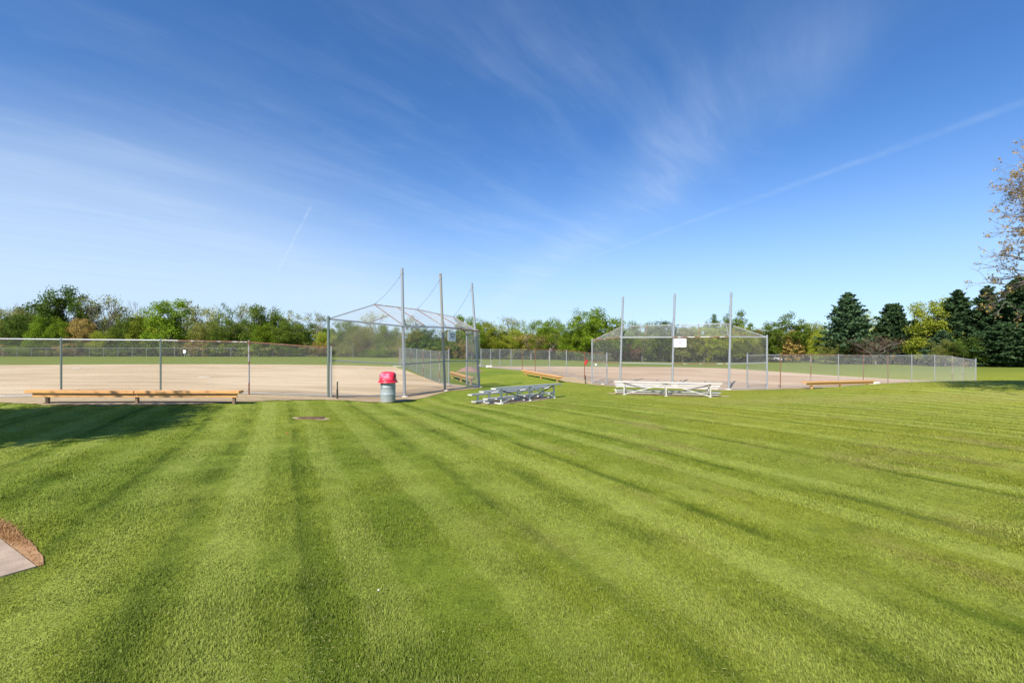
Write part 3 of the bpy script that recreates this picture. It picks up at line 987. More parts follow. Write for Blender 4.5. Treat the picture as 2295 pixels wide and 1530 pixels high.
# small white tag on the right backstop, red cloth on the side fence, white marker far left
a, b = Vector(RB['w0']), Vector(RB['p'][0]); c = a.lerp(b, .16)
mb = MB(); mb.box((0, 0, 0), (.15, .012, .13), bev=.004)
for sx in (-.05, .05): mb.ball((sx, -.008, .045), .008, 6, 4)
t_ = mb.build('notice_tag', M['sign_white']); t_.location = (c.x - .05, c.y - .1, gz(c.x, c.y) + 1.28); t_.rotation_euler = (0, 0, math.atan2(b.y - a.y, b.x - a.x))
tag(t_, 'small blank white tag low on the left wing of the right backstop', 'tag')
c = Vector(XY(1313.5, 0, 31.6))
bm = MB()
rnd = random.Random(3)
prof = []
for i in range(9):
    t = i / 8; prof.append((.03 + .055 * math.sin(PI * (t * .9 + .05)) + rnd.uniform(-.012, .014), -.42 * t))
vs = []
for j, (r_, z_) in enumerate(prof):
    for q in range(12):
        th = 2 * PI * q / 12; rr = r_ * (1 + .35 * math.sin(3 * th + j * .6))
        vs.append((rr * math.cos(th) + .05 * math.sin(j * .8), rr * math.sin(th) * .6, z_))
bm._add(vs, [(i * 12 + q, i * 12 + (q + 1) % 12, (i + 1) * 12 + (q + 1) % 12, (i + 1) * 12 + q) for i in range(8) for q in range(12)], True)
bm._add(vs[:12], [tuple(range(12))]); bm._add(vs[-12:], [tuple(range(12))])
t_ = bm.build('red_cloth', M['red_cloth']); t_.location = (c.x, c.y, CAM_Z - (805 - HY) / F * 31.6)
tag(t_, 'red cloth hanging on the fence just left of the right backstop', 'cloth')
c = XY(414, 0, 101)
s = thing('marker_post', 'tiny white box on a stake before the far left trees', 'marker', (c[0], c[1], gz(*c)))
mb = MB(); mb.box((0, 0, .55), (.06, .06, 1.1)); mb.build('stake', M['galv'], s)
mb = MB(); mb.box((0, -.04, 1.15), (.6, .12, .75), bev=.02); mb.build('box', M['sign_white'], s)

# two foul poles that stand up a little over the left outfield fence
for xx, dd, lab in ((791, 103, 'thin pale foul pole seen through the left backstop panel'), (923.5, 106, 'thin pale foul pole seen above the side fence in the left backstop')):
    c = XY(xx, 0, dd)
    s = thing('foul_pole', lab, 'foul pole', (c[0], c[1], gz(*c)))
    mb = MB(); mb.tube((0, 0, -.1), (0, 0, 3.1), .055, n=8); mb.build('pole', M['galv_light'], s)
    mb = MB(); mb.ball((0, 0, 3.1), .07, 8, 5); mb.build('cap', M['galv_light'], s)

# short dark post standing by the left backstop, and the one by the right backstop
c = XY(756, 0, 17.15)
s = thing('short_post', 'short black post with a cream cap in front of the left backstop', 'post', (c[0], c[1], gz(*c)))
mb = MB(); mb.tube((0, 0, -.1), (0, 0, .36), .036, n=12); mb.build('sleeve', M['black_post'], s)
mb = MB(); mb.tube((0, 0, .36), (0, 0, .66), .024, n=12); mb.build('shaft', M['black_post'], s)
mb = MB(); mb.lathe([(.028, .66), (.034, .67), (.03, .70), (.012, .715)], n=12); mb.build('cap', M['cream_cap'], s)
c = XY(1312, 0, 30.3)
mb = MB(); mb.lathe([(.035, -.1), (.035, .0), (.031, .5), (.034, .52), (.028, .56), (.01, .57)], n=12)
t_ = mb.build('short_post', M['black_post']); t_.location = (c[0], c[1], gz(*c))
tag(t_, 'short dark stub post at the left foot of the right backstop', 'post')


# ------------------------------------------------------------------ drum with dome lid
def trash_drum():
    c = XY(869.5, 0, 17.55)
    s = thing('trash_can', 'grey steel drum bin with a faded red dome lid before the left backstop', 'trash can', (c[0], c[1], gz(*c) + .02), R(8))
    r = .283
    prof = [(.02, .0), (r - .01, .0), (r, .012), (r, .03)]
    for z in (.30, .58):
        prof += [(r, z - .030), (r + .004, z - .018), (r + .017, z), (r + .004, z + .018), (r, z + .030)]
    prof += [(r, .82), (r + .01, .835), (r + .01, .85), (r - .01, .852), (r - .01, .80)]
    mb = MB(); mb.lathe(prof, n=48, cap=False); mb.build('drum', M['drum'], s)
    # lid: flared skirt, then a squarish dome with an opening on the side turned from the sun
    bm = MB(); vs = []; n = 64
    prof = [(.385, .755, 0), (.388, .77, 0), (.345, .80, 0), (.325, .835, 0), (.345, .84, 0), (.335, .86, .1), (.300, .885, .3), (.284, .90, .9), (.272, 1.09, 1.0), (.264, 1.115, 1.0), (.22, 1.15, .9), (.13, 1.166, .5), (.01, 1.17, 0)]
    for r_, z_, sq in prof:
        for j in range(n):
            th = 2 * PI * j / n; cc, ss = math.cos(th), math.sin(th)
            e = 2 + 3.2 * sq
            rad = r_ / ((abs(cc) ** e + abs(ss) ** e) ** (1 / e)) if sq else r_
            vs.append((rad * cc * (1 - .0 * sq), rad * ss, z_))
    fs = []
    for i in range(len(prof) - 1):
        for j in range(n):
            th = 2 * PI * (j + .5) / n
            fs.append((i * n + j, i * n + (j + 1) % n, (i + 1) * n + (j + 1) % n, (i + 1) * n + j))
    bm._add(vs, fs, True); bm.build('lid', M['lid'], s)
    mb = MB()
    mb.box((.279, -.0, .985), (.02, .36, .17), bev=.008); mb.box((-.279, 0, .985), (.02, .36, .17), bev=.008)
    mb.build('flap', simple('dark_red_flap', (.20, .012, .03), (.14, .01, .02), rough=.5), s)
    mb = MB(); mb.lathe([(.0, .0), (.028, 0), (.02, .02), (0.001, .024)], n=12)
    o = mb.build('bung', M['white_paint'], s); o.location = (-.195, -.21, .715); o.rotation_euler = (R(90), 0, R(-43))
    return s


trash_drum()


# ------------------------------------------------------------------ bleachers
def bleacher(label, c0, u, rows, planks, frame, rust=False):
    """c0: foot of the nearer end frame's back post; u: along the seats; rows: direction in which the seats step down"""
    u = Vector(u).normalized(); v = Vector(rows).normalized()
    o = Vector((*c0, gz(*c0)))
    L = 3.66
    g1 = gz(c0[0] + u.x * L, c0[1] + u.y * L)
    slope = (g1 - o.z) / L
    b = thing('bleachers', label, 'bleachers', o)

    def P(a, w, z): return o + Vector((u.x * a + v.x * w, u.y * a + v.y * w, z + slope * a))
    over = .455
    for w, z, name in ((0, .64, 'seat_plank'), (.60, .49, 'seat_plank'), (1.2, .34, 'seat_plank'), (.40, .23, 'foot_plank'), (1.0, .085, 'foot_plank')):
        mb = MB(o)
        mb.beam(P(-over, w, z - .019), P(L + over, w, z - .019), .235, .038, bev=.006)
        for s in (-1, 1):
            mb.beam(P(-over + .01, w + s * .112, z - .042), P(L + over - .01, w + s * .112, z - .042), .008, .03)
        mb.build(name, planks if name == 'seat_plank' else M['alu'] if planks is M['alu'] else planks, b)
        cp = MB(o)
        for a in (-over - .004, L + over + .004):
            cp.beam(P(a - .004, w, z - .03), P(a + .004, w, z - .03), .24, .055)
        cp.build('end_cap', M['frame_white'], b)
    for a in (0, L / 2, L):
        f = MB(o)
        for w, z in ((0, .60), (.60, .45), (1.2, .30)):
            f.beam(P(a, w, .03), P(a, w, z), .055, .055, up=(v.x, v.y, 0))
        f.beam(P(a, -.10, .03), P(a, 1.32, .03), .055, .04)             # ground sill
        f.beam(P(a, .03, .50), P(a, .60, .40), .025, .03)
        f.beam(P(a, .0, .19), P(a, .55, .19), .04, .04); f.beam(P(a, .6, .05), P(a, 1.15, .05), .04, .04)
        for w in (0, .62):
            f.beam(P(a, w - .06, .012), P(a, w + .10, .012), .14, .024)     # foot plates
        f.build('support_frame', frame, b)
        h = MB(o)
        for w, z in ((0, .60), (.60, .45), (1.2, .30)):
            h.box(P(a, w, z + .0), (.07, .07, .05))
        h.build('bracket', M['dark_steel'], b)
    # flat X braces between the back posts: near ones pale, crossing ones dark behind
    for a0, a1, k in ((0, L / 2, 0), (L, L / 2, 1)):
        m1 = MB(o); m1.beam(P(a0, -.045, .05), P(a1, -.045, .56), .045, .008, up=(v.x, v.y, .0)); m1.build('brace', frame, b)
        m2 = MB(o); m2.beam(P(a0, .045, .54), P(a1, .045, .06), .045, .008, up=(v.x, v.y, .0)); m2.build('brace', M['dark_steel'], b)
    return b


c1 = XY(1123.4, 0, 17.3)
u1 = Vector((XY(1245.4, 0, 20.3)[0] - c1[0], 3.0)).normalized()
bleacher('low bare-metal bleachers seen from the end, left of the white ones', c1, u1, (-u1.y, u1.x), M['alu'], M['frame_paint'])
c2 = XY(1398.8, 0, 20.9); e2 = XY(1583, 0, 19.9)
u2 = Vector((e2[0] - c2[0], e2[1] - c2[1])).normalized()
bleacher('low white bleachers seen from behind, in front of the right backstop', c2, u2, (-u2.y, u2.x), M['white_paint'], M['frame_white'], True)
cc = Vector(c1) + u1 * 1.85 + Vector((-u1.y, u1.x)) * .55
blob('worn_ground', cc, u1, 2.3, .75, M['soil_pale'], .012, 'bare earth patch under the bare-metal bleachers', 'bare earth', 21)
cc = Vector(c2) + u2 * 1.9 + Vector((-u2.y, u2.x)) * .8
blob('worn_ground', cc, u2, 2.7, .6, M['soil_pale'], .012, 'bare earth patch under the white bleachers', 'bare earth', 23)


# ------------------------------------------------------------------ long timber benches
def bench(label, a, b, h=.45, za=None, zb=None, joint=True, boards=2):
    A = Vector((*a, za if za is not None else gz(*a))); B = Vector((*b, zb if zb is not None else gz(*b)))
    s = thing('bench', label, 'bench', A)
    u = (B - A); L = u.length; u.normalize(); side = Vector((u.y, -u.x, 0)).normalized()   # towards the lawn
    Z = Vector((0, 0, 1))
    mids = [(0, .5), (.5, 1)] if joint else [(0, 1)]
    for t0, t1 in mids:
        g0 = .012 if t0 > 0 else 0; g1 = .012 if t1 < 1 else 0
        p, q = A + u * (L * t0 + g0), A + u * (L * t1 - g1)
        dip = -.012 if joint else 0
        z0 = h - .045 + (dip if t0 > 0 else 0); z1 = h - .045 + (dip if t1 < 1 else 0)
        mb = MB(A)
        mb.beam(p + side * .075 + Z * z0, q + side * .075 + Z * z1, .143, .088, bev=.010)
        mb.beam(p - side * .078 + Z * (z0 + .002), q - side * .078 + Z * (z1 + .002), .143, .088, bev=.010)
        mb.build('seat_board', M['plank'], s)
    mb = MB(A)     # long bearer below the seat, set in from its ends
    mb.beam(A + u * .16 + side * .055 + Z * (h - .155), A + u * (L - .10) + side * .055 + Z * (h - .155), .05, .128, bev=.006)
    mb.build('bearer', M['plank'], s)
    for t in (.085, .5, .965) if joint else (.1, .5, .9):
        p = A + u * L * t
        lg = MB(A); lg.beam(p - Z * .12 - side * .0, p + Z * (h - .22), .09, .075, bev=.006, up=(u.x, u.y, 0)); 
        lg.beam(p + side * .065 + Z * (h - .125), p - side * .13 + Z * (h - .125), .06, .06)
        lg.beam(p - side * .02 + Z * (h - .22), p - side * .02 + Z * (h - .15), .07, .07, up=(u.x, u.y, 0))
        lg.build('leg', M['wood_old'] if joint else M['plank'], s)
    return s


bench('long two-part tan bench in front of the low fence at the left', XY(65, 0, 13.75), XY(541, 0, 14.3), .44)
bench('tan bench in the open between the two backstops, behind the bare-metal bleachers', XY(1172, 0, 35.3), XY(1259, 0, 30.6), .43, joint=False)
bench('tan bench seen through the mesh of the left backstop', XY(1010, 0, 33), XY(1061, 0, 27.4), .46, joint=False)
bench('tan bench at the right, half hidden behind the grassy rise', XY(1802, 0, 25.9), XY(1957, 0, 28.2), .43, joint=False)

# pale footings, bases and rubber plates
for (x_, y_, d_, w_, lab, nm, cat, mt) in (
        (893, 822, 47.6, 1.0, 'pale kicked-up base near the corner of the left side fence', 'base', 'base', 'white_rubber'),
        (458, 846, None, .6, 'white pitching plate in the middle of the left infield', 'pitching_plate', 'pitching plate', 'white_rubber'),
        (172, 826, None, .5, 'white base near the far edge of the left infield', 'base', 'base', 'white_rubber'),
        (812, 827, None, .5, 'small pale base in the left infield, seen through the backstop', 'base', 'base', 'white_rubber'),
        (1096, 823, 48.0, .55, 'white block at the foot of the receding side fence', 'stone', 'stone', 'white_rubber'),
        (1075, 820.5, 50.9, .6, 'tan block by the far end post of the receding side fence', 'stone', 'stone', 'stone'),
        (1004, 862, 25.3, .34, 'pale stone by the gate post inside the left backstop', 'stone', 'stone', 'stone'),
        (1961, 857, 30.3, .5, 'white block just past the right end of the half hidden bench', 'stone', 'stone', 'white_rubber'),
        (1351, 862, 29.3, .2, 'small pale stone at the foot of the left wing of the right backstop', 'stone', 'stone', 'stone')):
    if d_ is None:
        d_ = 30.0
        for _ in range(40):
            d_ = (CAM_Z - gz(*XY(x_, 0, d_))) * F / (y_ - HY)
    c = XY(x_, 0, d_)
    mb = MB(); hgt = .04 if nm in ('base', 'pitching_plate') else w_ * .42
    mb.box((0, 0, hgt / 2), (w_, w_ * (.25 if nm == 'pitching_plate' else .8), hgt), bev=min(.03, hgt * .35))
    o = mb.build(nm, M[mt]); o.location = (c[0], c[1], gz(*c) + .02); o.rotation_euler = (0, 0, R(25 if w_ < .8 else 4))
    tag(o, lab, cat)

# heap of reddish earth beyond the left backstop
c = XY(1051, 0, 40)
n, rg = 36, 14; vs = []
for i in range(rg + 1):
    t = i / rg
    for j in range(n):
        th = 2 * PI * j / n
        r_ = 1.35 * t * (1 + .18 * noise.noise(Vector((math.cos(th) * 1.5, math.sin(th) * 1.5, 2))))
        z_ = .46 * (math.cos(PI * t) * .5 + .5) + .05 * noise.noise(Vector((r_ * 3 * math.cos(th), r_ * 3 * math.sin(th), 0))) * (1 - t)
        vs.append((r_ * math.cos(th), r_ * math.sin(th), z_ - .02))
mb = MB(); mb._add(vs, [(i * n + j, i * n + (j + 1) % n, (i + 1) * n + (j + 1) % n, (i + 1) * n + j) for i in range(rg) for j in range(n)], True)
o = mb.build('dirt_heap', M['mulch']); o.location = (c[0], c[1], gz(*c))
tag(o, 'low heap of reddish earth seen through the left backstop wing', 'dirt heap')

# drain grate in a shallow bare dip
c = Vector(XY(697, 0, 12.05)); blob('worn_ground', c, (1, .05), .50, .16, M['soil'], .012, 'bare dip in the lawn around the rusty drain grate', 'bare earth', 31)
g = thing('drain_grate', 'rusty drain grate sunk in the lawn in front of the left backstop', 'drain grate', (c.x, c.y, gz(c.x, c.y) + .02), R(3))
mb = MB()
for yy in (-.12, .12): mb.box((0, yy, .004), (.62, .02, .022))
for xx in (-.31, .31): mb.box((xx, 0, .004), (.02, .26, .022))
mb.build('rim', M['rust_grate'], g)
mb = MB()
for i in range(13): mb.box((-.27 + i * .045, 0, .003), (.018, .22, .014))
mb.build('bars', M['rust_grate'], g)

# concrete pad with its band of dead grass at the lower left corner
K = Vector((-3.72, 3.56)); u = Vector((-.857, .515)); v = Vector((-.515, -.857))
zc = .03
mb = MB()
q = [K, K + u * 3.2, K + u * 3.2 + v * 2.4, K + v * 2.4]
mb.prism([Vector((p.x, p.y, gz(p.x, p.y) - .10)) for p in q][::-1], (0, 0, .112))
o = mb.build('concrete_pad', M['concrete']); tag(o, 'corner of a concrete slab let into the lawn at lower left', 'concrete slab', kind='structure')
BARE.append(np.array([(p.x, p.y) for p in q]))
na = [K - v * .005, K + u * 3.2 - v * .005]; fa = [K - u * .01 - v * .035, K + u * .45 - v * .10, K + u * 1.2 - v * .125, K + u * 3.2 - v * .12]
A_, _ = resample(na, 80); B_, _ = resample(fa, 80)
sheet('dead_grass_strip', [(p.x, p.y) for p in A_], [(p.x, p.y) for p in B_], M['straw'], .012, 'strip of dead brown grass along the concrete slab', 'dead grass', n=120, m=8, amp=(.0, .05), seed=41, bare=False)
STRAW = np.array([(p.x, p.y) for p in A_] + [(p.x, p.y) for p in B_[::-1]])


# ------------------------------------------------------------------ grass blades
def inside(poly, X, Y):
    r = np.zeros(len(X), bool)
    x0, y0 = poly.min(0); x1, y1 = poly.max(0)
    s = np.where((X > x0) & (X < x1) & (Y > y0) & (Y < y1))[0]
    if len(s) == 0: return r
    xs, ys = X[s], Y[s]; c = np.zeros(len(s), bool)
    n = len(poly)
    for i in range(n):
        xa, ya = poly[i]; xb, yb = poly[(i + 1) % n]
        if ya == yb: continue
        cond = ((ya > ys) != (yb > ys)) & (xs < (xb - xa) * (ys - ya) / (yb - ya) + xa)
        c ^= cond
    r[s] = c
    return r


def blades(n, r0, r1, seed, name, mat, region=None, hh=(.010, .025), keep=None):
    rg = np.random.default_rng(seed)
    th = rg.uniform(R(-54), R(54), n)
    rr = np.exp(rg.uniform(math.log(r0), math.log(r1), n))
    X = rr * np.sin(th); Y = rr * np.cos(th)
    if region is not None:
        X, Y = region(rg, n); rr = np.hypot(X, Y)
    ok = rg.random(len(X)) < np.clip((30 - rr) / 14, 0, 1)
    if keep is None:
        for p in BARE:
            ok &= ~inside(p, X, Y)
        ins = inside(STRAW, X, Y)
        ok &= ~(ins & (rg.random(len(X)) < .9))
    else:
        ok &= inside(keep, X, Y)
    X, Y, rr = X[ok], Y[ok], rr[ok]; n = len(X)
    z = np.zeros(n)
    for i in range(0, n, 60000):
        z[i:i + 60000] = gz(X[i:i + 60000], Y[i:i + 60000])
    a = rg.uniform(0, 2 * PI, n)
    w = (.0012 + .00036 * rr) * rg.uniform(.7, 1.4, n)
    pat = np.sin(X * 2.1 + 1.3 * np.sin(Y * 1.7)) * np.sin(Y * 2.6 + 1.1 * np.sin(X * 1.9)) + .6 * np.sin(X * 5.3 + 2 * np.sin(Y * 3.1)) * np.sin(Y * 4.7)
    h = rg.uniform(hh[0], hh[1], n) * (1 + .45 * np.clip(pat, -1, 1.3)) * (1 + .7 * (rg.random(n) < .04))
    la = rg.normal(0, .9, n) + 2.2; lm = h * np.abs(rg.normal(.55, .45, n))
    tx, ty = np.cos(la) * lm, np.sin(la) * lm
    ca, sa = np.cos(a) * w, np.sin(a) * w
    V = np.empty((n, 5, 3), np.float32)
    b = np.stack([X, Y, z - .004], 1)
    V[:, 0] = b + np.stack([-ca, -sa, np.zeros(n)], 1)
    V[:, 1] = b + np.stack([ca, sa, np.zeros(n)], 1)
    m = b + np.stack([tx * .35, ty * .35, h * .6], 1)
    V[:, 2] = m + np.stack([ca * .8, sa * .8, np.zeros(n)], 1)
    V[:, 3] = m + np.stack([-ca * .8, -sa * .8, np.zeros(n)], 1)
    V[:, 4] = b + np.stack([tx, ty, h * np.clip(1 - .3 * (lm / h) ** 2, .35, 1)], 1)
    k = np.arange(n)[:, None] * 5
    T = np.concatenate([k + [0, 1, 2], k + [0, 2, 3], k + [3, 2, 4]], 1).reshape(-1, 3)
    me = np_mesh(name, V.reshape(-1, 3), T)
    return link_mesh(name, me, mat=mat)


N_BL = 1150000
o = blades(N_BL, 2.0, 30.0, 7, 'grass', M['blades'])
tag(o, 'short mown grass growing over the whole lawn', 'grass', kind='stuff')


def straw_region(rg, n):
    t = rg.uniform(-.06, 3.0, n); s = rg.uniform(-.02, .155, n)
    return (K.x + u.x * t - v.x * s, K.y + u.y * t - v.y * s)


o = blades(7000, 2, 3, 9, 'dead_grass', leaf_mat('dead_grass_blades', (.36, .19, .08), (.52, .33, .16)), region=straw_region, hh=(.02, .045), keep=STRAW)
tag(o, 'dry brown blades beside the concrete slab', 'dead grass', kind='stuff')

# dry clippings left lying by the mower, in loose drifts
rg = np.random.default_rng(15); n = 30000
th = rg.uniform(R(-52), R(54), n); rr = np.exp(rg.uniform(math.log(2.1), math.log(16), n))
X = rr * np.sin(th); Y = rr * np.cos(th)
pp = X * .895 + Y * .445
drift = np.sin(pp * 3.27 + .9 * np.sin(Y * .8)) + .8 * np.sin(X * .9 + 2.0 * np.sin(Y * .55)) + .5 * np.sin(Y * 1.9 + X)
ok = rg.random(n) < np.clip(.12 + .25 * (drift - .4) + .03 * X, .06, .8)
for p in BARE: ok &= ~inside(p, X, Y)
X, Y, rr = X[ok], Y[ok], rr[ok]; n = len(X)
z = np.concatenate([gz(X[i:i + 50000], Y[i:i + 50000]) for i in range(0, n, 50000)]) + rg.uniform(.012, .026, n)
a = rg.normal(.3, 1.0, n); L = rg.uniform(.014, .036, n); w = .0007 + .00018 * rr
dx, dy = np.cos(a) * L, np.sin(a) * L
V = np.stack([np.stack([X - dx * .5, Y - dy * .5, z], 1), np.stack([X - dy / L * w, Y + dx / L * w, z + .006], 1),
              np.stack([X + dx * .5, Y + dy * .5, z - .002], 1), np.stack([X + dy / L * w, Y - dx / L * w, z + .004], 1)], 1).reshape(-1, 3)
me = np_mesh('grass_clippings', V, np.arange(n * 4).reshape(n, 4))
o = link_mesh('grass_clippings', me, mat=leaf_mat('dry_clippings', (.28, .27, .09), (.40, .37, .16)))
tag(o, 'dry grass clippings lying in drifts on the lawn', 'grass clippings', kind='stuff')

# a few flowers in the lawn
for (x_, y_, col, lab) in ((853, 957, 'yellow', 'single yellow dandelion in the lawn in front of the drum'), (847, 1327, 'white', 'single white dandelion clock in the near lawn'),
                           (644, 972, 'red', 'tiny red scrap lying in the lawn left of the drain grate')):
    d_ = 8.0
    for _ in range(30): d_ = (CAM_Z - .03 - gz(*XY(x_, 0, d_))) * F / (y_ - HY)
    c = XY(x_, 0, d_)
    if col == 'red':
        mb = MB(); mb.box((0, 0, .012), (.05, .03, .008), bev=.003); o = mb.build('litter', M['red_cloth']); o.location = (c[0], c[1], gz(*c) + .03); tag(o, lab, 'litter'); continue
    s = thing('dandelion', lab, 'flower', (c[0], c[1], gz(*c)))
    mb = MB(); mb.tube((0, 0, 0), (.004, 0, .045), .0018, n=6); mb.build('stem', LEAF['bright'], s)
    mb = MB()
    if col == 'yellow': mb.lathe([(.004, .042), (.014, .050), (.016, .054), (.008, .058), (.001, .059)], n=14)
    else: mb.ball((.004, 0, .048), .007, 10, 8)
    mb.build('flower_head', simple('petal_' + col, (.85, .55, .02) if col == 'yellow' else (.75, .74, .68), rough=.7), s)


# ------------------------------------------------------------------ trees
def quads(cen, size, rg, asp=1.0, up=0.0):
    n = len(cen)
    a = rg.normal(size=(n, 3)); a[:, 2] *= (1 - up); a /= np.linalg.norm(a, axis=1)[:, None] + 1e-9
    b = rg.normal(size=(n, 3)); b -= a * (a * b).sum(1)[:, None]; b /= np.linalg.norm(b, axis=1)[:, None] + 1e-9
    s = (size * rg.uniform(.6, 1.3, n))[:, None]
    V = np.stack([cen - a * s * asp * .5, cen + b * s * .38, cen + a * s * asp * .5, cen - b * s * .38], 1).reshape(-1, 3)
    Fc = np.arange(n * 4).reshape(n, 4)
    return V, Fc


def grow(rng, p, d, L, r, depth, out, tips, spread=.55, ratio=.72, upb=.12, kids=(2, 3), gnarl=.22, sides=None):
    """recursive limb; appends (points, radii) to out"""
    n = 3 if depth < 2 else 4
    pts = [p.copy()]; rs = [r]
    for i in range(n):
        d = (d + Vector((rng.gauss(0, gnarl), rng.gauss(0, gnarl), rng.gauss(0, gnarl) + upb)) * .55).normalized()
        p = p + d * (L / n); pts.append(p.copy()); rs.append(r * (1 - .38 * (i + 1) / n))
    out.append((pts, rs, depth))
    if depth <= 0:
        tips.append((p.copy(), d.copy())); return
    for _ in range(rng.choice(kids)):
        nd = (d + Vector((rng.gauss(0, 1), rng.gauss(0, 1), rng.gauss(0, .8))).normalized() * spread * rng.uniform(.8, 1.5)).normalized()
        grow(rng, p, nd, L * ratio * rng.uniform(.8, 1.15), r * .60, depth - 1, out, tips, spread, ratio, upb, kids, gnarl)
    if depth >= 2:      # side shoots on the way
        for q in pts[1:-1]:
            if rng.random() < .75:
                nd = (d * .4 + Vector((rng.gauss(0, 1), rng.gauss(0, 1), rng.gauss(0, .5) + .2)).normalized()).normalized()
                grow(rng, q, nd, L * ratio * .75, r * .38, depth - 2, out, tips, spread, ratio, upb, kids, gnarl)


def limb_mesh(name, limbs, mat, maxs=8):
    mb = MB()
    for pts, rs, dep in limbs:
        mb.path(pts, rs, 3 if dep < 2 else 5 if dep < 4 else maxs, cap=False)
    me = bpy.data.meshes.new(name); me.from_pydata(mb.v, [], mb.f); me.polygons.foreach_set('use_smooth', mb.sm)
    me.materials.append(mat); me.update()
    return me


PROTO = {}


def proto_decid(key, seed, H=12., W=9., base=.16, ncl=60, per=110, leaf=.34, rc=1.25, zr=.75, top=1.0, bark='bark'):
    rng = random.Random(seed); rg = np.random.default_rng(seed)
    z0 = H * base; cz = (H + z0) / 2; hz = (H - z0) / 2 - rc * .4
    cl = []
    while len(cl) < ncl:
        d = Vector((rng.gauss(0, 1), rng.gauss(0, 1), rng.gauss(0, 1))).normalized()
        rr = rng.random() ** .45
        env = 1.12 + (.20 if H > 14 else .34) * noise.noise(d * 1.6 + Vector((seed * 3.1, 0, 0)))
        p = Vector((d.x * (W / 2 - rc * .5) * env * rr, d.y * (W / 2 - rc * .5) * env * rr, cz + d.z * hz * env * rr * top))
        if p.z < z0 * .8: continue
        if all((p - q).length > rc * .55 for q in cl): cl.append(p)
        elif rng.random() < .12: cl.append(p)
    cen = []
    for p in cl:
        n = int(per * rng.uniform(.6, 1.4)); r_ = rc * rng.uniform(.65, 1.25)
        d = rg.normal(size=(n, 3)); d /= np.linalg.norm(d, axis=1)[:, None]
        rad = r_ * rg.random(n) ** .5
        q = d * rad[:, None]; q[:, 2] *= zr
        q += (rg.normal(size=(n, 3)) * .12 * r_)
        cen.append(q + np.array(p))
    cen = np.concatenate(cen)
    zt = np.percentile(cen[:, 2], 99.7); wr = np.percentile(np.hypot(cen[:, 0], cen[:, 1]), 97)
    sz, sw = H / zt, (W / 2) / wr
    cen *= np.array([sw, sw, sz])
    for p in cl: p.x *= sw; p.y *= sw; p.z *= sz
    Vv, Fc = quads(cen, leaf, rg)
    crown = np_mesh('crown_' + key, Vv, Fc)
    crown.materials.append(LEAF['green'])
    limbs = []
    tp = [Vector((0, 0, -.3))]
    x = y = 0
    for i in range(1, 7):
        x += rng.gauss(0, .12) * W / 9; y += rng.gauss(0, .12) * W / 9; tp.append(Vector((x, y, H * .80 * i / 6)))
    r0 = H * .021
    limbs.append((tp, [r0 * (1.25 if i == 0 else 1 - .85 * i / 6) for i in range(7)], 9))
    for p in cl[::1]:
        if rng.random() < .55:
            f = min(.95, max(.22, (p.z / H - .16) * rng.uniform(.75, 1.0)))
            i = f * 6 / .80 * .8; j = min(5, int(i)); a = tp[j].lerp(tp[j + 1], i - j)
            m = a.lerp(p, .5) + Vector((rng.gauss(0, .25), rng.gauss(0, .25), -.1 - .04 * (p - a).length))
            limbs.append(([a, m, p], [r0 * .34, r0 * .2, r0 * .05], 3))
    trunk = limb_mesh('trunk_' + key, limbs, M[bark])
    PROTO[key] = (crown, trunk, H, W)


def proto_bare(key, seed, H=12., W=8., depth=4, leafn=0, leaf=.25, bark='bark_grey', mat='olive', lsp=.5, spread=.6, upb=.25):
    rng = random.Random(seed); rg = np.random.default_rng(seed)
    limbs, tips = [], []
    z = H * .22
    limbs.append(([Vector((0, 0, -.3)), Vector((.05, 0, z * .6)), Vector((0, .08, z))], [H * .020, H * .017, H * .014], 9))
    for i in range(3):
        a = 2 * PI * i / 3 + rng.uniform(-.5, .5)
        grow(rng, Vector((0, .08, z)), Vector((math.cos(a) * .5, math.sin(a) * .5, 1)).normalized(), H * .24, H * .0115, depth, limbs, tips, spread, .74, upb)
    allp = np.array([p for l in limbs for p in l[0]])
    sH = H / allp[:, 2].max(); sW = (W / 2) / np.percentile(np.hypot(allp[:, 0], allp[:, 1]), 98)
    for l in limbs:
        for p in l[0]: p.x *= sW; p.y *= sW; p.z *= sH if p.z > 0 else 1
    trunk = limb_mesh('trunk_' + key, limbs, M[bark], 6)
    crown = None
    if leafn:
        tp = np.array([(p.x * sW, p.y * sW, p.z * sH) for p, _ in tips])
        idx = rg.integers(0, len(tp), leafn)
        cen = tp[idx] + rg.normal(size=(leafn, 3)) * lsp
        Vv, Fc = quads(cen, leaf, rg); crown = np_mesh('crown_' + key, Vv, Fc); crown.materials.append(LEAF[mat])
    PROTO[key] = (crown, trunk, H, W)


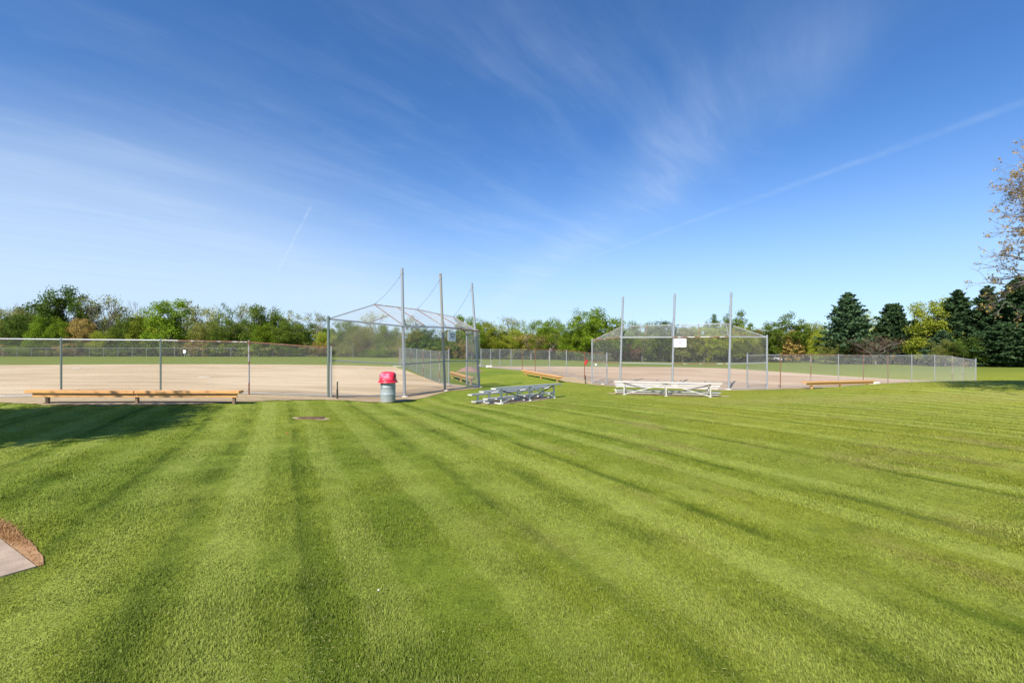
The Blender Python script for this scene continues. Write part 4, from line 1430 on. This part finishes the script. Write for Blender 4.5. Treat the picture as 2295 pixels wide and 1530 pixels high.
def proto_pine(key, seed, H=14., W=9., irr=.3, droop=0.0, base=.06, n_lv=24, power=.8):
    rng = random.Random(seed); rg = np.random.default_rng(seed)
    cen = []; dirs = []; limbs = [([Vector((0, 0, -.3)), Vector((0, 0, H * .5)), Vector((.1, 0, H * .985))], [H * .022, H * .014, .03], 9)]
    for i in range(n_lv):
        t = i / (n_lv - 1); z = H * (base + (1 - base) * t ** .92) * .985
        env = W / 2 * ((1 - t) ** power) * min(1, .62 + t * 2.2) + .35
        nb = 7 if t < .75 else 5
        for j in range(nb):
            a = 2 * PI * (j + rng.random() * .8) / nb + i * 1.1
            L = env * rng.uniform(1 - irr, 1 + irr * .5)
            el = rng.uniform(-.05, .22) + .45 * t - droop
            d = Vector((math.cos(a) * math.cos(el), math.sin(a) * math.cos(el), math.sin(el)))
            p0 = Vector((0, 0, z)); p1 = p0 + d * L * .6; p2 = p0 + d * L + Vector((0, 0, .10 * L))
            limbs.append(([p0, p1, p2], [.06 * (1 - t) + .02, .04 * (1 - t) + .012, .008], 1))
            n = int(26 * L) + 10
            s = rg.uniform(.22, 1.05, n)
            base_p = np.array(p0)[None] * (1 - s[:, None]) + np.array(p2)[None] * s[:, None]
            wd = .30 * L * (1.1 - s * .7)[:, None] + .12
            off = rg.normal(size=(n, 3)) * wd * np.array([.55, .55, .22])
            cen.append(base_p + off + np.array([0, 0, .05]))
    cen = np.concatenate(cen)
    Vv, Fc = quads(cen, .46, rg, asp=1.15, up=.45)
    crown = np_mesh('crown_' + key, Vv, Fc); crown.materials.append(LEAF['needle'])
    PROTO[key] = (crown, limb_mesh('trunk_' + key, limbs, M['bark'], 7), H, W)


proto_decid('round_a', 1, 12, 10, .10, 90, 185, .26, 1.25, .95)
proto_decid('round_b', 2, 12, 10, .08, 96, 168, .26, 1.15, 1.0)
proto_decid('round_c', 3, 12, 9, .12, 84, 193, .26, 1.2, 1.0)
proto_decid('tall_a', 4, 13, 7.5, .08, 80, 168, .26, 1.0, 1.1)
proto_decid('tall_b', 5, 13, 7, .08, 70, 168, .26, 1.0, 1.1)
proto_decid('big_a', 6, 15, 13, .12, 130, 150, .34, 1.25, .9)
proto_decid('big_b', 7, 15, 14, .06, 160, 135, .35, 1.25, .95)
proto_decid('loose_a', 8, 12, 8, .18, 40, 62, .30, 1.15, bark='bark_grey')
proto_decid('loose_b', 9, 13, 7, .2, 34, 60, .30, 1.1, bark='bark_pale')
proto_decid('bush_a', 10, 5, 7.5, .0, 46, 95, .28, .95)
proto_decid('bush_b', 11, 5, 7, .0, 42, 95, .26, .9)
proto_decid('bush_c', 12, 4, 8, .0, 46, 90, .26, .8)
proto_bare('bare_a', 21, 12, 8, 4)
proto_bare('bare_b', 22, 12, 7, 4, upb=.4)
proto_bare('thin_a', 23, 12, 7.5, 3, 1500, .27, mat='olive', lsp=.5)
proto_bare('thin_b', 24, 13, 6, 3, 1300, .26, bark='bark_pale', mat='olive', lsp=.45, upb=.4)
proto_bare('thicket', 25, 6, 9, 4, 1500, .14, bark='bark_grey', mat='russet', lsp=.35, spread=.8, upb=.15)
proto_pine('pine_a', 31, 14, 9.5, .32)
proto_pine('pine_b', 32, 12, 8.5, .22, power=.55)
proto_pine('pine_c', 33, 15, 8, .35, power=.7)

TN = {'bush': 'shrub', 'pine': 'conifer_tree', 'bare': 'bare_tree', 'thicket': 'thicket', 'thin': 'thinly_leaved_tree'}
_rt = random.Random(77)


def tree(key, x, ytop, w, dist, mat, label, group=None, rz=None, dz=0.0, name=None):
    crown, trunk, H, W = PROTO[key]
    c = XY(x, 0, dist); z = gz(*c) - .05 + dz
    hgt = (HY - ytop) / F * dist + CAM_Z - z
    cat = 'shrub' if key.startswith('bush') or key == 'thicket' else 'tree'
    nm = name or TN.get(key.split('_')[0], 'leafy_tree')
    o = thing(nm, label, cat, (c[0], c[1], z), _rt.uniform(0, 2 * PI) if rz is None else rz, group)
    sw = w / F * dist / W
    o.scale = (sw, sw, hgt / H)
    t = bpy.data.objects.new('branches' if cat == 'shrub' else 'trunk', trunk); C.objects.link(t); t.parent = o
    if crown:
        cr = bpy.data.objects.new('foliage' if cat == 'shrub' else 'crown', crown); C.objects.link(cr); cr.parent = o
        cr.material_slots[0].link = 'OBJECT'; cr.material_slots[0].material = LEAF[mat]
    return o


T = [
    # left block, behind the left infield (photograph column, top row, width, distance)
    ('bare_a', 12, 670, 70, 122, '-', 'grey leafless treetop at the far left edge'),
    ('round_a', 8, 694, 95, 112, 'olive', 'olive tree cut by the left edge'),
    ('round_c', 62, 690, 90, 116, 'olive', 'olive tree second from the left edge'),
    ('round_b', 52, 704, 80, 109, 'deep', 'dark green tree left of the tallest tree'),
    ('bare_b', 78, 682, 50, 124, '-', 'small leafless treetop left of the tallest tree'),
    ('big_b', 142, 645, 128, 114, 'deep', 'tallest dark green tree of the left wood, standing above the rest'),
    ('round_b', 104, 708, 66, 107, 'bright', 'bright green tree below the tallest tree'),
    ('round_c', 136, 722, 50, 107, 'bright', 'small bright green tree under the tallest tree, right side'),
    ('round_a', 178, 714, 60, 109, 'bronze', 'bronze brown tree at the right foot of the tallest tree'),
    ('thin_a', 236, 668, 80, 114, 'olive', 'broad nearly leafless tree with a few leaves, right of the tallest tree'),
    ('bare_a', 240, 664, 72, 115, '-', 'leafless branches rising above the thin tree right of the tallest tree'),
    ('round_c', 232, 742, 58, 106, 'yellow', 'low yellow green tree under the broad thin tree'),
    ('loose_a', 275, 692, 70, 118, 'olive', 'pale olive loose tree behind the yellow green trees at left'),
    ('bare_b', 298, 670, 50, 122, '-', 'left one of two bare treetops above the left wood'),
    ('bare_a', 327, 673, 54, 122, '-', 'right one of two bare treetops above the left wood'),
    ('round_a', 290, 712, 74, 108, 'green', 'mid green tree left of the pointed bright tree'),
    ('round_b', 330, 704, 80, 109, 'yellow', 'yellow green tree beside the pointed bright tree'),
    ('tall_a', 375, 672, 96, 106, 'bright', 'pointed bright green tree in the middle of the left wood'),
    ('thin_b', 410, 680, 46, 118, 'olive', 'slender thin tree just right of the pointed bright tree'),
    ('loose_b', 440, 675, 60, 114, 'olive', 'slender loose tree, taller of the pair right of the pointed tree'),
    ('loose_a', 474, 686, 56, 116, 'pale', 'pale loose tree behind the middle of the left fence'),
    ('round_a', 462, 722, 72, 108, 'olive', 'low olive tree below the pair of slender trees'),
    ('loose_b', 508, 681, 52, 114, 'green', 'loose green tree with a bare trunk above the low fence'),
    ('round_b', 510, 716, 84, 107, 'green', 'low green tree below the loose tree with a bare trunk'),
    ('thin_a', 546, 688, 64, 118, 'olive', 'thin brown topped tree left of the large round green trees'),
    ('round_c', 590, 686, 92, 108, 'green', 'large round green tree left of the left backstop'),
    ('loose_a', 626, 699, 50, 113, 'bright', 'feathery green tree between two round ones'),
    ('round_a', 652, 722, 92, 105, 'green', 'low wide green tree nearest left of the left backstop'),
    ('loose_b', 664, 697, 62, 114, 'pale', 'pale feathery tree left of the left backstop'),
    ('round_b', 600, 726, 70, 105, 'bright', 'low bright tree in front of the large round green tree'),
    ('thin_b', 711, 702, 46, 116, 'olive', 'spindly thin tree just left of the left backstop'),
    ('round_c', 728, 744, 56, 106, 'yellow', 'low yellow green tree at the left backstop end post'),
    # seen through the left backstop
    ('round_a', 768, 720, 72, 110, 'green', 'green tree in the first panel of the left backstop'),
    ('loose_a', 800, 724, 66, 114, 'olive', 'loose olive tree seen through the left backstop mesh'),
    ('round_b', 812, 738, 80, 106, 'olive', 'low olive tree in the middle of the first backstop panel'),
    ('thin_a', 842, 704, 60, 116, 'pale', 'pale thin tree seen under the left backstop hood'),
    ('round_c', 868, 730, 72, 108, 'green', 'green tree seen left of the first tall pole'),
    ('bush_c', 850, 779, 84, 103, 'bright', 'low bright bush seen low in the first backstop panel'),
    ('loose_b', 925, 706, 54, 114, 'pale', 'pale tree just right of the first tall pole'),
    ('round_a', 918, 742, 70, 108, 'olive', 'olive tree low behind the middle backstop panel'),
    ('round_b', 962, 736, 74, 110, 'green', 'green tree behind the middle panel of the left backstop'),
    ('round_c', 1012, 740, 70, 112, 'olive', 'olive tree behind the SOUTH FIELD sign'),
    ('tall_a', 1040, 708, 58, 116, 'bright', 'bright tree between the last two poles of the left backstop'),
    ('round_a', 1058, 724, 56, 112, 'bright', 'bright tree just left of the third tall pole'),
    # the open gap between the backstops
    ('loose_a', 1080, 714, 50, 124, 'bright', 'feathery tree just right of the third tall pole'),
    ('round_c', 1102, 724, 78, 118, 'yellow', 'rounded yellow green tree left in the gap between the backstops'),
    ('thin_b', 1142, 712, 60, 130, 'pale', 'pale leafless looking tree behind the gap'),
    ('round_a', 1150, 737, 68, 118, 'yellow', 'low golden green tree in the gap between the backstops'),
    ('loose_b', 1164, 720, 46, 126, 'bright', 'slim bright tree behind the golden green one'),
    ('bare_a', 1190, 716, 50, 132, '-', 'bare treetop left of the green dome in the gap'),
    ('round_b', 1224, 716, 92, 120, 'bright', 'broad green dome tree above the long tan bench'),
    ('thin_a', 1190, 752, 70, 116, 'bronze', 'brown thicket tree left below the green dome'),
    ('thin_a', 1232, 748, 84, 115, 'olive', 'brown twiggy tree right below the green dome'),
    ('loose_a', 1250, 716, 50, 126, 'green', 'loose green tree between the dome and the big broad tree'),
    ('big_b', 1328, 693, 138, 108, 'bright', 'big broad bright green tree left of the right backstop'),
    ('round_a', 1284, 738, 66, 110, 'bright', 'low bright tree at the left foot of the big broad tree'),
    ('round_c', 1270, 762, 46, 112, 'olive', 'low olive tree between dome and big broad tree'),
    # seen through the right backstop
    ('round_b', 1436, 722, 88, 118, 'green', 'green dome seen left in the right backstop hood'),
    ('round_c', 1398, 740, 60, 114, 'bright', 'green tree behind the first pole of the right backstop'),
    ('round_a', 1486, 720, 74, 120, 'deep', 'darker tree left of the NORTH FIELD sign'),
    ('thin_b', 1440, 752, 60, 116, 'pale', 'tree with pale trunks in the first panel of the right backstop'),
    ('bush_a', 1402, 770, 76, 113, 'russet', 'brown bush low behind the first pole of the right backstop'),
    ('bare_b', 1532, 722, 46, 130, '-', 'bare treetop just above the NORTH FIELD sign'),
    ('round_b', 1530, 736, 80, 118, 'olive', 'olive tree directly behind the NORTH FIELD sign'),
    ('round_a', 1578, 732, 84, 118, 'yellow', 'yellow green tree right of the NORTH FIELD sign'),
    ('tall_b', 1602, 706, 44, 132, 'deep', 'dark slim treetop above the right backstop hood'),
    ('big_a', 1646, 700, 96, 130, 'green', 'green tree rising behind the right tall pole'),
    ('round_c', 1640, 730, 100, 116, 'yellow', 'broad yellow green tree behind the third pole of the right backstop'),
    ('thin_a', 1700, 740, 66, 128, 'bronze', 'brown twiggy tree behind the right wing of the right backstop'),
    ('round_b', 1680, 752, 60, 120, 'olive', 'low olive tree above the brown roofed house'),
    # right part
    ('big_a', 1756, 706, 108, 118, 'green', 'large rounded green tree right of the right backstop'),
    ('round_a', 1732, 742, 60, 122, 'deep', 'dark low tree above the white van'),
    ('pine_b', 1776, 742, 46, 115, 'bronze', 'small rusty needled pine before the large rounded tree'),
    ('round_c', 1822, 724, 66, 116, 'yellow', 'yellow green tree right of the large rounded tree'),
    ('round_b', 1850, 742, 74, 108, 'yellow', 'low yellow green tree at the left foot of the lone conifer'),
    ('pine_a', 1900, 657, 118, 92, 'needle', 'pointed blue green conifer, first from the left of the dark row'),
    ('loose_b', 1946, 696, 56, 108, 'yellow', 'feathery yellow tree between the first two conifers'),
    ('round_a', 1878, 764, 66, 92, 'olive', 'low olive tree in front of the first conifer'),
    ('pine_b', 2001, 683, 84, 90, 'needle_dark', 'rounded dark conifer, second of the dark row'),
    ('thicket', 1962, 754, 140, 84, 'russet', 'reddish brown leafless thicket below the first two conifers'),
    ('pine_a', 2052, 716, 60, 84, 'needle_dark', 'small dark conifer between the rounded one and the golden tree'),
    ('tall_a', 2086, 672, 100, 80, 'yellow', 'tall golden green tree standing among the dark conifers'),
    ('pine_c', 2148, 651, 96, 78, 'needle_dark', 'dark conifer right of the golden green tree'),
    ('pine_a', 2112, 740, 80, 74, 'needle', 'low bluish conifer below the golden green tree'),
    ('round_b', 2118, 762, 60, 72, 'olive', 'low olive bushy tree below the dark conifers'),
    ('pine_c', 2212, 642, 92, 76, 'needle_dark', 'dark conifer second from the right edge'),
    ('pine_c', 2282, 622, 120, 72, 'needle_dark', 'tallest dark conifer at the right edge'),
    ('pine_a', 2330, 640, 120, 70, 'needle_dark', 'dark conifer mostly cut off by the right edge'),
    ('round_c', 2175, 756, 76, 70, 'deep', 'low deep green tree below the conifer row'),
    ('pine_b', 2240, 730, 110, 68, 'needle_dark', 'low spreading dark conifer at the foot of the right row'),
    ('pine_b', 2300, 728, 110, 66, 'needle_dark', 'low spreading dark conifer in the right bottom corner of the row'),
]
for (key, x, yt, w, dist, mat, lab) in T:
    tree(key, x, yt, w, dist, mat, lab)

PLACES = [(-40, 'just outside the left frame edge'), (0, 'at the left frame edge'), (40, 'a little in from the left frame edge'), (85, 'at the left foot of the tallest tree'),
          (120, 'left of the first visible fence post'), (150, 'straight below the tallest tree'), (185, 'by the bronze tree'), (215, 'at the left foot of the thin tree'), (250, 'at the right foot of the thin tree'),
          (290, 'below the two bare treetops'), (330, 'just left of the second fence post'), (365, 'straight below the pointed bright tree'), (400, 'just left of the little white box'), (430, 'just right of the little white box'),
          (465, 'below the pair of slender trees'), (500, 'below the bare trunked loose tree'), (535, 'just left of the rusty fence post'), (570, 'just right of the rusty fence post'), (605, 'under the large round green tree'),
          (640, 'under the low wide tree by the backstop'), (675, 'midway between rusty post and backstop'), (710, 'just left of the left backstop'), (750, 'at the short black post'), (785, 'behind the left foul pole'),
          (815, 'in the middle of the first backstop panel'), (850, 'above the red drum lid'), (885, 'just left of the first tall pole'), (920, 'just right of the first tall pole'), (955, 'in the middle backstop panel'),
          (985, 'just left of the second tall pole'), (1015, 'below the SOUTH FIELD sign'), (1050, 'by the third tall pole'), (1085, 'at the left end of the gap'), (1115, 'left in the gap between the backstops'),
          (1145, 'below the golden green tree'), (1180, 'above the left end of the gap bench'), (1215, 'above the middle of the gap bench'), (1250, 'above the right end of the gap bench'), (1285, 'under the left of the big broad tree'),
          (1320, 'by the red cloth'), (1355, 'in the left wing of the right backstop'), (1390, 'behind the fourth tall pole'), (1425, 'just right of the fourth tall pole'), (1460, 'left in the first hooded panel'),
          (1490, 'just left of the fifth tall pole'), (1525, 'below the NORTH FIELD sign'), (1560, 'left in the second hooded panel'), (1600, 'just left of the sixth tall pole'), (1640, 'just right of the sixth tall pole'),
          (1680, 'over the brown roofed house'), (1830, 'left of the first conifer'), (1885, 'at the left foot of the first conifer'), (1925, 'at the right foot of the first conifer'), (1965, 'in front of the reddish thicket'),
          (2000, 'below the second conifer'), (2040, 'right of the second conifer'), (2080, 'below the tall golden green tree'), (2120, 'right of the tall golden green tree'), (2155, 'just left of the tall end post'),
          (2190, 'at the tall end post of the fence'), (2225, 'just right of the tall end post'), (2260, 'just in from the right frame edge'), (2295, 'at the right frame edge'), (2340, 'just outside the right frame edge')]
_used = {}


def where(x):
    return min(PLACES, key=lambda q: abs(q[0] - x))[1]


def uniq(l):
    n = _used.get(l, 0); _used[l] = n + 1
    return l if n == 0 else ('smaller ' if n == 1 else 'overlapping ') + l


# the shrub edge right behind the outfield fences, and the second row that closes the wood
x = -40
k_ = 0
GL = 'shrubs of the wood edge behind the outfield fences'
shr = {'bright': 'bright green shrub of the wood edge', 'green': 'green shrub of the wood edge', 'olive': 'olive shrub of the wood edge', 'yellow': 'yellow green shrub of the wood edge', 'deep': 'dark green shrub of the wood edge', 'bronze': 'brownish shrub of the wood edge'}
while x < 2330:
    if x < 1060: dist = _rt.uniform(104.5, 107); yb = 774
    elif x < 1700: dist = _rt.uniform(124, 127) if x > 1090 else 118; yb = 782
    elif x < 1880: x += 40; continue
    else: dist = np.interp(x, [1880, 2300], [100, 68]); yb = 778
    mat = _rt.choice(['green', 'olive', 'bright', 'yellow', 'deep', 'olive', 'green', 'bronze'])
    if x > 1880: mat = _rt.choice(['deep', 'olive', 'deep', 'bronze'])
    tree(_rt.choice(['bush_a', 'bush_b', 'bush_c']), x, yb - _rt.uniform(-4, 16), _rt.uniform(56, 84), dist, mat,
         uniq(shr[mat] + ' ' + where(x)), GL)
    x += _rt.uniform(20, 34)
x = -60
while x < 2380:
    if 1705 < x < 1800: x += 20; continue
    mat = _rt.choice(['green', 'olive', 'deep', 'olive', 'green'])
    yt = np.interp(x, [0, 350, 700, 900, 1150, 1330, 1700, 1900, 2300], [712, 706, 728, 738, 744, 728, 742, 738, 700]) + _rt.uniform(-2, 18)
    tree(_rt.choice(['round_a', 'round_b', 'round_c', 'tall_a']), x, yt, _rt.uniform(70, 95), _rt.uniform(126, 142) if x < 1850 else _rt.uniform(100, 112), mat,
         uniq(mat + ' leaved back row tree ' + where(x)), 'back row trees of the wood')
    x += _rt.uniform(34, 50)


# ------------------------------------------------------------------ the two houses and the van far right
def house(label, x0, x1, yt, yeave, dist, depth, rz, wallm, roofm, gable_front=False):
    c = Vector(XY((x0 + x1) / 2, 0, dist)); z0 = gz(c.x, c.y) - .3
    w = (x1 - x0) / F * dist
    he = CAM_Z - (yeave - HY) / F * dist - z0; hr = CAM_Z - (yt - HY) / F * dist - z0
    h = thing('house', label, 'house', (c.x, c.y, z0), rz)
    mb = MB()
    if gable_front:
        mb.prism([(-w / 2, 0, 0), (w / 2, 0, 0), (w / 2, 0, he), (0, 0, hr - .12), (-w / 2, 0, he)], (0, depth, 0))
    else:
        mb.prism([(-w / 2, 0, 0), (-w / 2, 0, he), (-w / 2, depth / 2, hr - .12), (-w / 2, depth, he), (-w / 2, depth, 0)][::-1], (w, 0, 0))
    mb.build('wall', wallm, h)
    mb = MB()
    if gable_front:
        for s in (-1, 1):
            mb.prism([(s * (w / 2 + .35), -.4, he - .2), (0, -.4, hr), (0, -.4, hr + .16), (s * (w / 2 + .35), -.4, he - .04)], (0, depth + .8, 0))
    else:
        for s in (-1, 1):
            y = depth / 2 + s * (depth / 2 + .45)
            mb.prism([(-w / 2 - .4, y, he - .22), (-w / 2 - .4, depth / 2, hr), (-w / 2 - .4, depth / 2, hr + .16), (-w / 2 - .4, y, he - .06)], (w + .8, 0, 0))
    mb.build('roof', roofm, h)
    n = 3 if w > 6 else 2
    for i in range(n):
        xx = -w / 2 + w * (i + .7) / (n + .4)
        f = MB(); f.box((xx, -.03, he * .58), (1.25, .08, 1.05)); fo = f.build('window', M['white_paint'], h)
        g_ = MB(); g_.box((xx, -.075, he * .58), (1.0, .02, .82)); g_.build('pane', M['dark_steel'], fo)
    mb = MB(); mb.box((w * .42, -.03, he * .42), (.95, .07, he * .78)); dr = mb.build('door', M['wood_old'], h)
    mb = MB(); mb.ball((w * .42 - .38, -.08, he * .42), .05, 6, 4); mb.build('handle', M['galv'], dr)
    return h


roof_b = simple('brown_shingles', (.30, .17, .13), (.24, .13, .10), rough=.9, scale=5)
roof_t = simple('tan_shingles', (.42, .33, .22), (.34, .26, .17), rough=.9, scale=5)
wall_g = simple('grey_siding', (.42, .38, .37), (.36, .33, .32), rough=.8, scale=2, stretch=(.3, .3, 8))
wall_t = simple('beige_siding', (.50, .40, .28), (.42, .33, .24), rough=.8, scale=2, stretch=(.3, .3, 8))
house('long low house with a brown roof seen through the right wing of the right backstop', 1672, 1723, 793.5, 802.5, 140, 8, 0, wall_g, roof_b)
house('small gabled end of a house with white trim, beside the white van', 1721, 1738, 796.5, 805, 136, 6, 0, wall_g, simple('white_trim_roof', (.62, .58, .52), (.52, .46, .40), rough=.8), True)
house('small beige house with a sloping tan roof behind the rusty fence', 1778, 1812, 787, 795, 134, 7, R(-12), wall_t, roof_t, True)


def van():
    c = XY(1746, 0, 132)
    s = thing('parked_van', 'white van parked between the two far houses', 'van', (c[0], c[1], gz(*c)), R(4))
    mb = MB(); prof = [(-2.3, .35), (2.2, .35), (2.35, .7), (2.25, 1.0), (1.5, 1.15), (1.0, 1.75), (-2.2, 1.8), (-2.35, 1.2)]
    mb.prism([(x_, -.9, z_) for x_, z_ in prof], (0, 1.8, 0)); mb.build('body', M['sign_white'], s)
    mb = MB(); mb.prism([(-2.0, -.915, 1.2), (1.3, -.915, 1.2), (.9, -.915, 1.62), (-2.0, -.915, 1.62)], (0, .01, 0)); mb.build('window', M['dark_steel'], s)
    for xx in (-1.45, 1.5):
        for yy in (-.85, .85):
            mb = MB(); mb.tube((xx, yy - .1, .33), (xx, yy + .1, .33), .33, n=18); wh = mb.build('wheel', M['black_post'], s)
            mb = MB(); mb.tube((xx, yy - .12, .33), (xx, yy + .12, .33), .18, n=14); mb.build('rim', M['galv_light'], wh)
    for yy in (-.6, .6):
        mb = MB(); mb.box((2.33, yy, .78), (.05, .3, .18)); mb.build('headlight', M['sign_white'], s)


van()


# ------------------------------------------------------------------ the near trees: budding one at the right edge, the leafy one off the left edge
def near_bud_tree():
    rng = random.Random(5); rg = np.random.default_rng(5)
    c = (17.5, 12.5); base = G(*c)
    o = thing('budding_tree', 'nearly bare tree with golden buds reaching in from the right edge', 'tree', base)
    limbs, tips = [], []
    limbs.append(([Vector((0, 0, -.3)), Vector((.05, 0, 1.0)), Vector((0, .05, 2.1)), Vector((.05, 0, 4.8)), Vector((0, .1, 8.2))], [.24, .20, .18, .13, .05], 9))
    for i in range(44):
        z = 4.15 + 3.3 * i / 43
        a = i * 2.4 + rng.uniform(-.4, .4)
        el = rng.uniform(.0, .25) + i * .014
        d = Vector((math.cos(a) * math.cos(el), math.sin(a) * math.cos(el), math.sin(el)))
        grow(rng, Vector((0, 0, z)), d, 1.20 * (1.05 - i * .006), .058 * (1.1 - i * .016), 5, limbs, tips, .55, .70, .04, (2, 3, 3), .24)
    me = limb_mesh('trunk_budding', limbs, M['bark_grey'], 9)
    t = bpy.data.objects.new('trunk', me); C.objects.link(t); t.parent = o
    P_ = np.array([p for p, _ in tips]); D_ = np.array([d for _, d in tips])
    cen = []
    for p, d in zip(P_, D_):
        if rng.random() < .34:
            n = rng.randint(3, 7)
            cen.append(p - d * rg.uniform(-.03, .20, n)[:, None] + rg.normal(size=(n, 3)) * .035)
    cen = np.concatenate(cen)
    Vv, Fc = quads(cen, .055, rg, asp=1.3)
    cr = np_mesh('crown_budding', Vv, Fc); cr.materials.append(LEAF['bud'])
    q = bpy.data.objects.new('crown', cr); C.objects.link(q); q.parent = o
    print('bud tree tips', len(P_), 'limbs', len(limbs), 'xmin', P_[:, 0].min(), 'zmax', P_[:, 2].max())


near_bud_tree()


def near_leaf_tree(x, y, H, W, seed, label):
    proto_decid('near%d' % seed, seed, H, W, .56, 130, 520, .16, 1.1)
    crown, trunk, _, _ = PROTO['near%d' % seed]
    o = thing('leafy_tree', label, 'tree', (x, y, gz(x, y)))
    for nm, me_, mt in (('trunk', trunk, None), ('crown', crown, LEAF['deep'])):
        q = bpy.data.objects.new(nm, me_); C.objects.link(q); q.parent = o
        if mt: q.material_slots[0].link = 'OBJECT'; q.material_slots[0].material = mt


near_leaf_tree(-15.2, 3.7, 8.8, 6.8, 51, 'leafy tree standing off the left edge that shades the lawn by the long bench')
